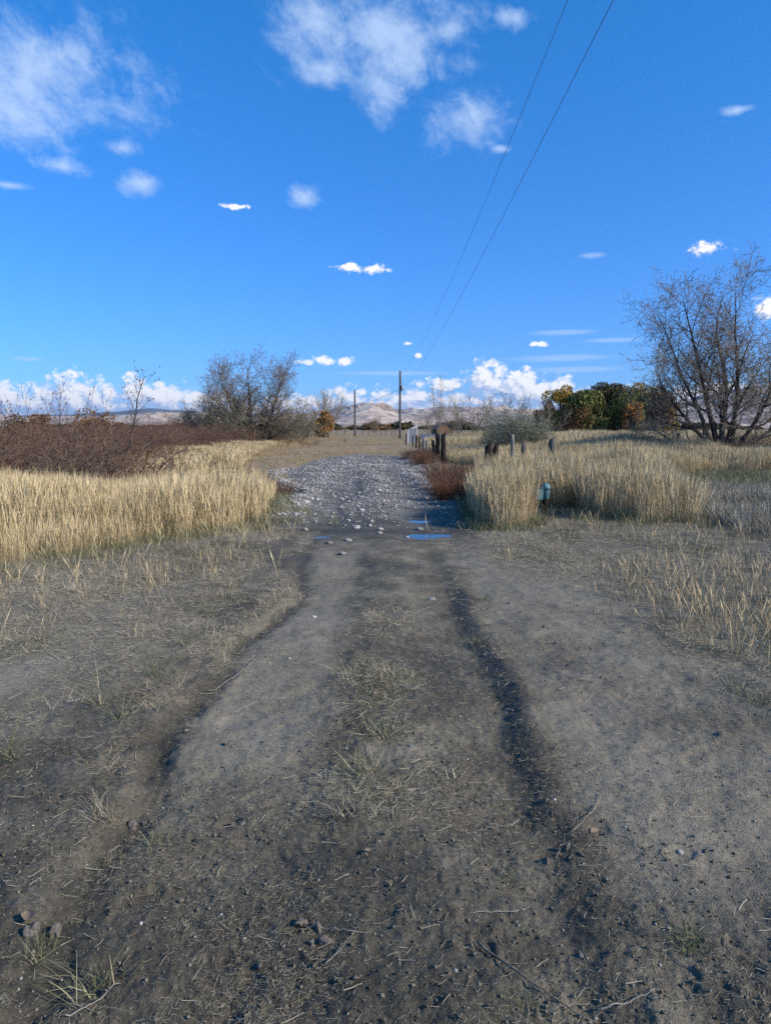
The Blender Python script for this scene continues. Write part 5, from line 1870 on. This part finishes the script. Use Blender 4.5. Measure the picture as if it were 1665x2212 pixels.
# ------------------------------------------------------------------ hills
def build_hills():
    m, nt, b = new_mat('dry_hills', 0.95, 0.1)
    pos = geopos(nt)
    n = noise(nt, pos, .0022, 6, .6)
    n2 = noise(nt, pos, .012, 5, .65)
    c = ramp(nt, n * .5 + n2 * .5, [(.38, (.20, .145, .11)), (.5, (.44, .34, .26)), (.60, (.60, .50, .39))])
    setc(nt, b, c)
    na, nr = 1100, 260
    azs = np.radians(np.linspace(-44, 44, na))
    rs_ = np.linspace(3600, 7200, nr)
    RR, A = np.meshgrid(rs_, azs, indexing='ij')
    x, y = RR * np.sin(A), RR * np.cos(A)
    azp = 832.5 + 1598 * np.tan(A)
    top = np.interp(azp, [-200, 0, 150, 330, 450, 560, 660, 720, 770, 800, 860, 920, 980, 1050, 1130, 1250, 1400, 1480, 1560, 1640, 1800], [905, 903, 904, 899, 900, 905, 899, 893, 879, 876, 884, 882, 879, 881, 886, 892, 893, 880, 868, 860, 850])
    Ht = (926 - top) / 1598 * 6000
    t = (RR - 3600) / 3600
    base = sm(0.0, 0.75, t) * (1 - .25 * sm(.8, 1, t))
    wx, wy = x + 260 * fbm(x / 900, y / 900, 3, 3), y + 260 * fbm(x / 900, y / 900, 9, 3)
    rid = 0
    a_, f_ = 1.0, 1 / 620.
    for o_ in range(6):
        v = 1 - np.abs(vn(wx * f_ + wy * f_ * .5, wy * f_ * .8, 200 + o_)) * 4
        rid = rid + a_ * v
        a_ *= .52
        f_ *= 2.05
    z = Ht * (base * 0.84 + 0.25 * rid * sm(0, .12, t) * (0.35 + base))
    z = z - 2 + 8 * 0
    z[0] = -20
    z[-1] = -20
    V = np.stack([x, y, z], -1).reshape(-1, 3)
    me = mesh_np('hills', V, grid_faces(nr, na)[:, ::-1], [m])
    o = link(bpy.data.objects.new('hills', me))
    tag(o, 'pale pinkish bare eroded hills along the horizon', None, None, 'structure')
    # distant mountains
    m2, nt, b = new_mat('far_mountains', 0.95, 0.1)
    pos = geopos(nt)
    setc(nt, b, ramp(nt, noise(nt, pos, .0006, 5, .6), [(.4, (.06, .065, .05)), (.65, (.13, .12, .10))]))
    na, nr = 500, 50
    azs = np.radians(np.linspace(-44, 44, na))
    rs_ = np.linspace(21000, 27000, nr)
    RR, A = np.meshgrid(rs_, azs, indexing='ij')
    x, y = RR * np.sin(A), RR * np.cos(A)
    azp = 832.5 + 1598 * np.tan(A)
    top = np.interp(azp, [-200, 100, 260, 330, 400, 470, 700, 900, 960, 1020, 1100, 1300, 1450, 1800], [895, 893, 890, 882, 886, 892, 893, 884, 878, 880, 884, 889, 880, 872])
    Ht = (926 - top) / 1598 * 24000
    t = (RR - 21000) / 6000
    z = Ht * (np.sin(np.clip(t, 0, 1) * math.pi) ** .8) * (0.9 + .28 * fbm(x / 2600, y / 2600, 300, 5))
    z = z - 30
    V = np.stack([x, y, z], -1).reshape(-1, 3)
    me = mesh_np('mountains', V, grid_faces(nr, na)[:, ::-1], [m2])
    o = link(bpy.data.objects.new('mountains', me))
    tag(o, 'far blue mountain ridge behind the hills', None, None, 'structure')


HAZE = True


def build_haze():
    m = bpy.data.materials.new('haze_air')
    m.use_nodes = True
    nt = m.node_tree
    nt.nodes.clear()
    v = nt.nodes.new('ShaderNodeVolumePrincipled')
    v.inputs['Color'].default_value = (0.62, 0.78, 1.0, 1)
    v.inputs['Density'].default_value = 0.000022
    v.inputs['Anisotropy'].default_value = 0.2
    o_ = nt.nodes.new('ShaderNodeOutputMaterial')
    nt.links.new(v.outputs[0], o_.inputs['Volume'])
    import bmesh
    bm = bmesh.new()
    box_bm(bm, -70000, 70000, -70000, 70000, -90, 900)
    o = obj_bm('haze', bm, m)
    tag(o, 'thin blue air between camera and far mountains', None, None, 'stuff')


build_hills()
build_manmade()
build_trees()
build_grass()
build_stones()
if HAZE:
    build_haze()
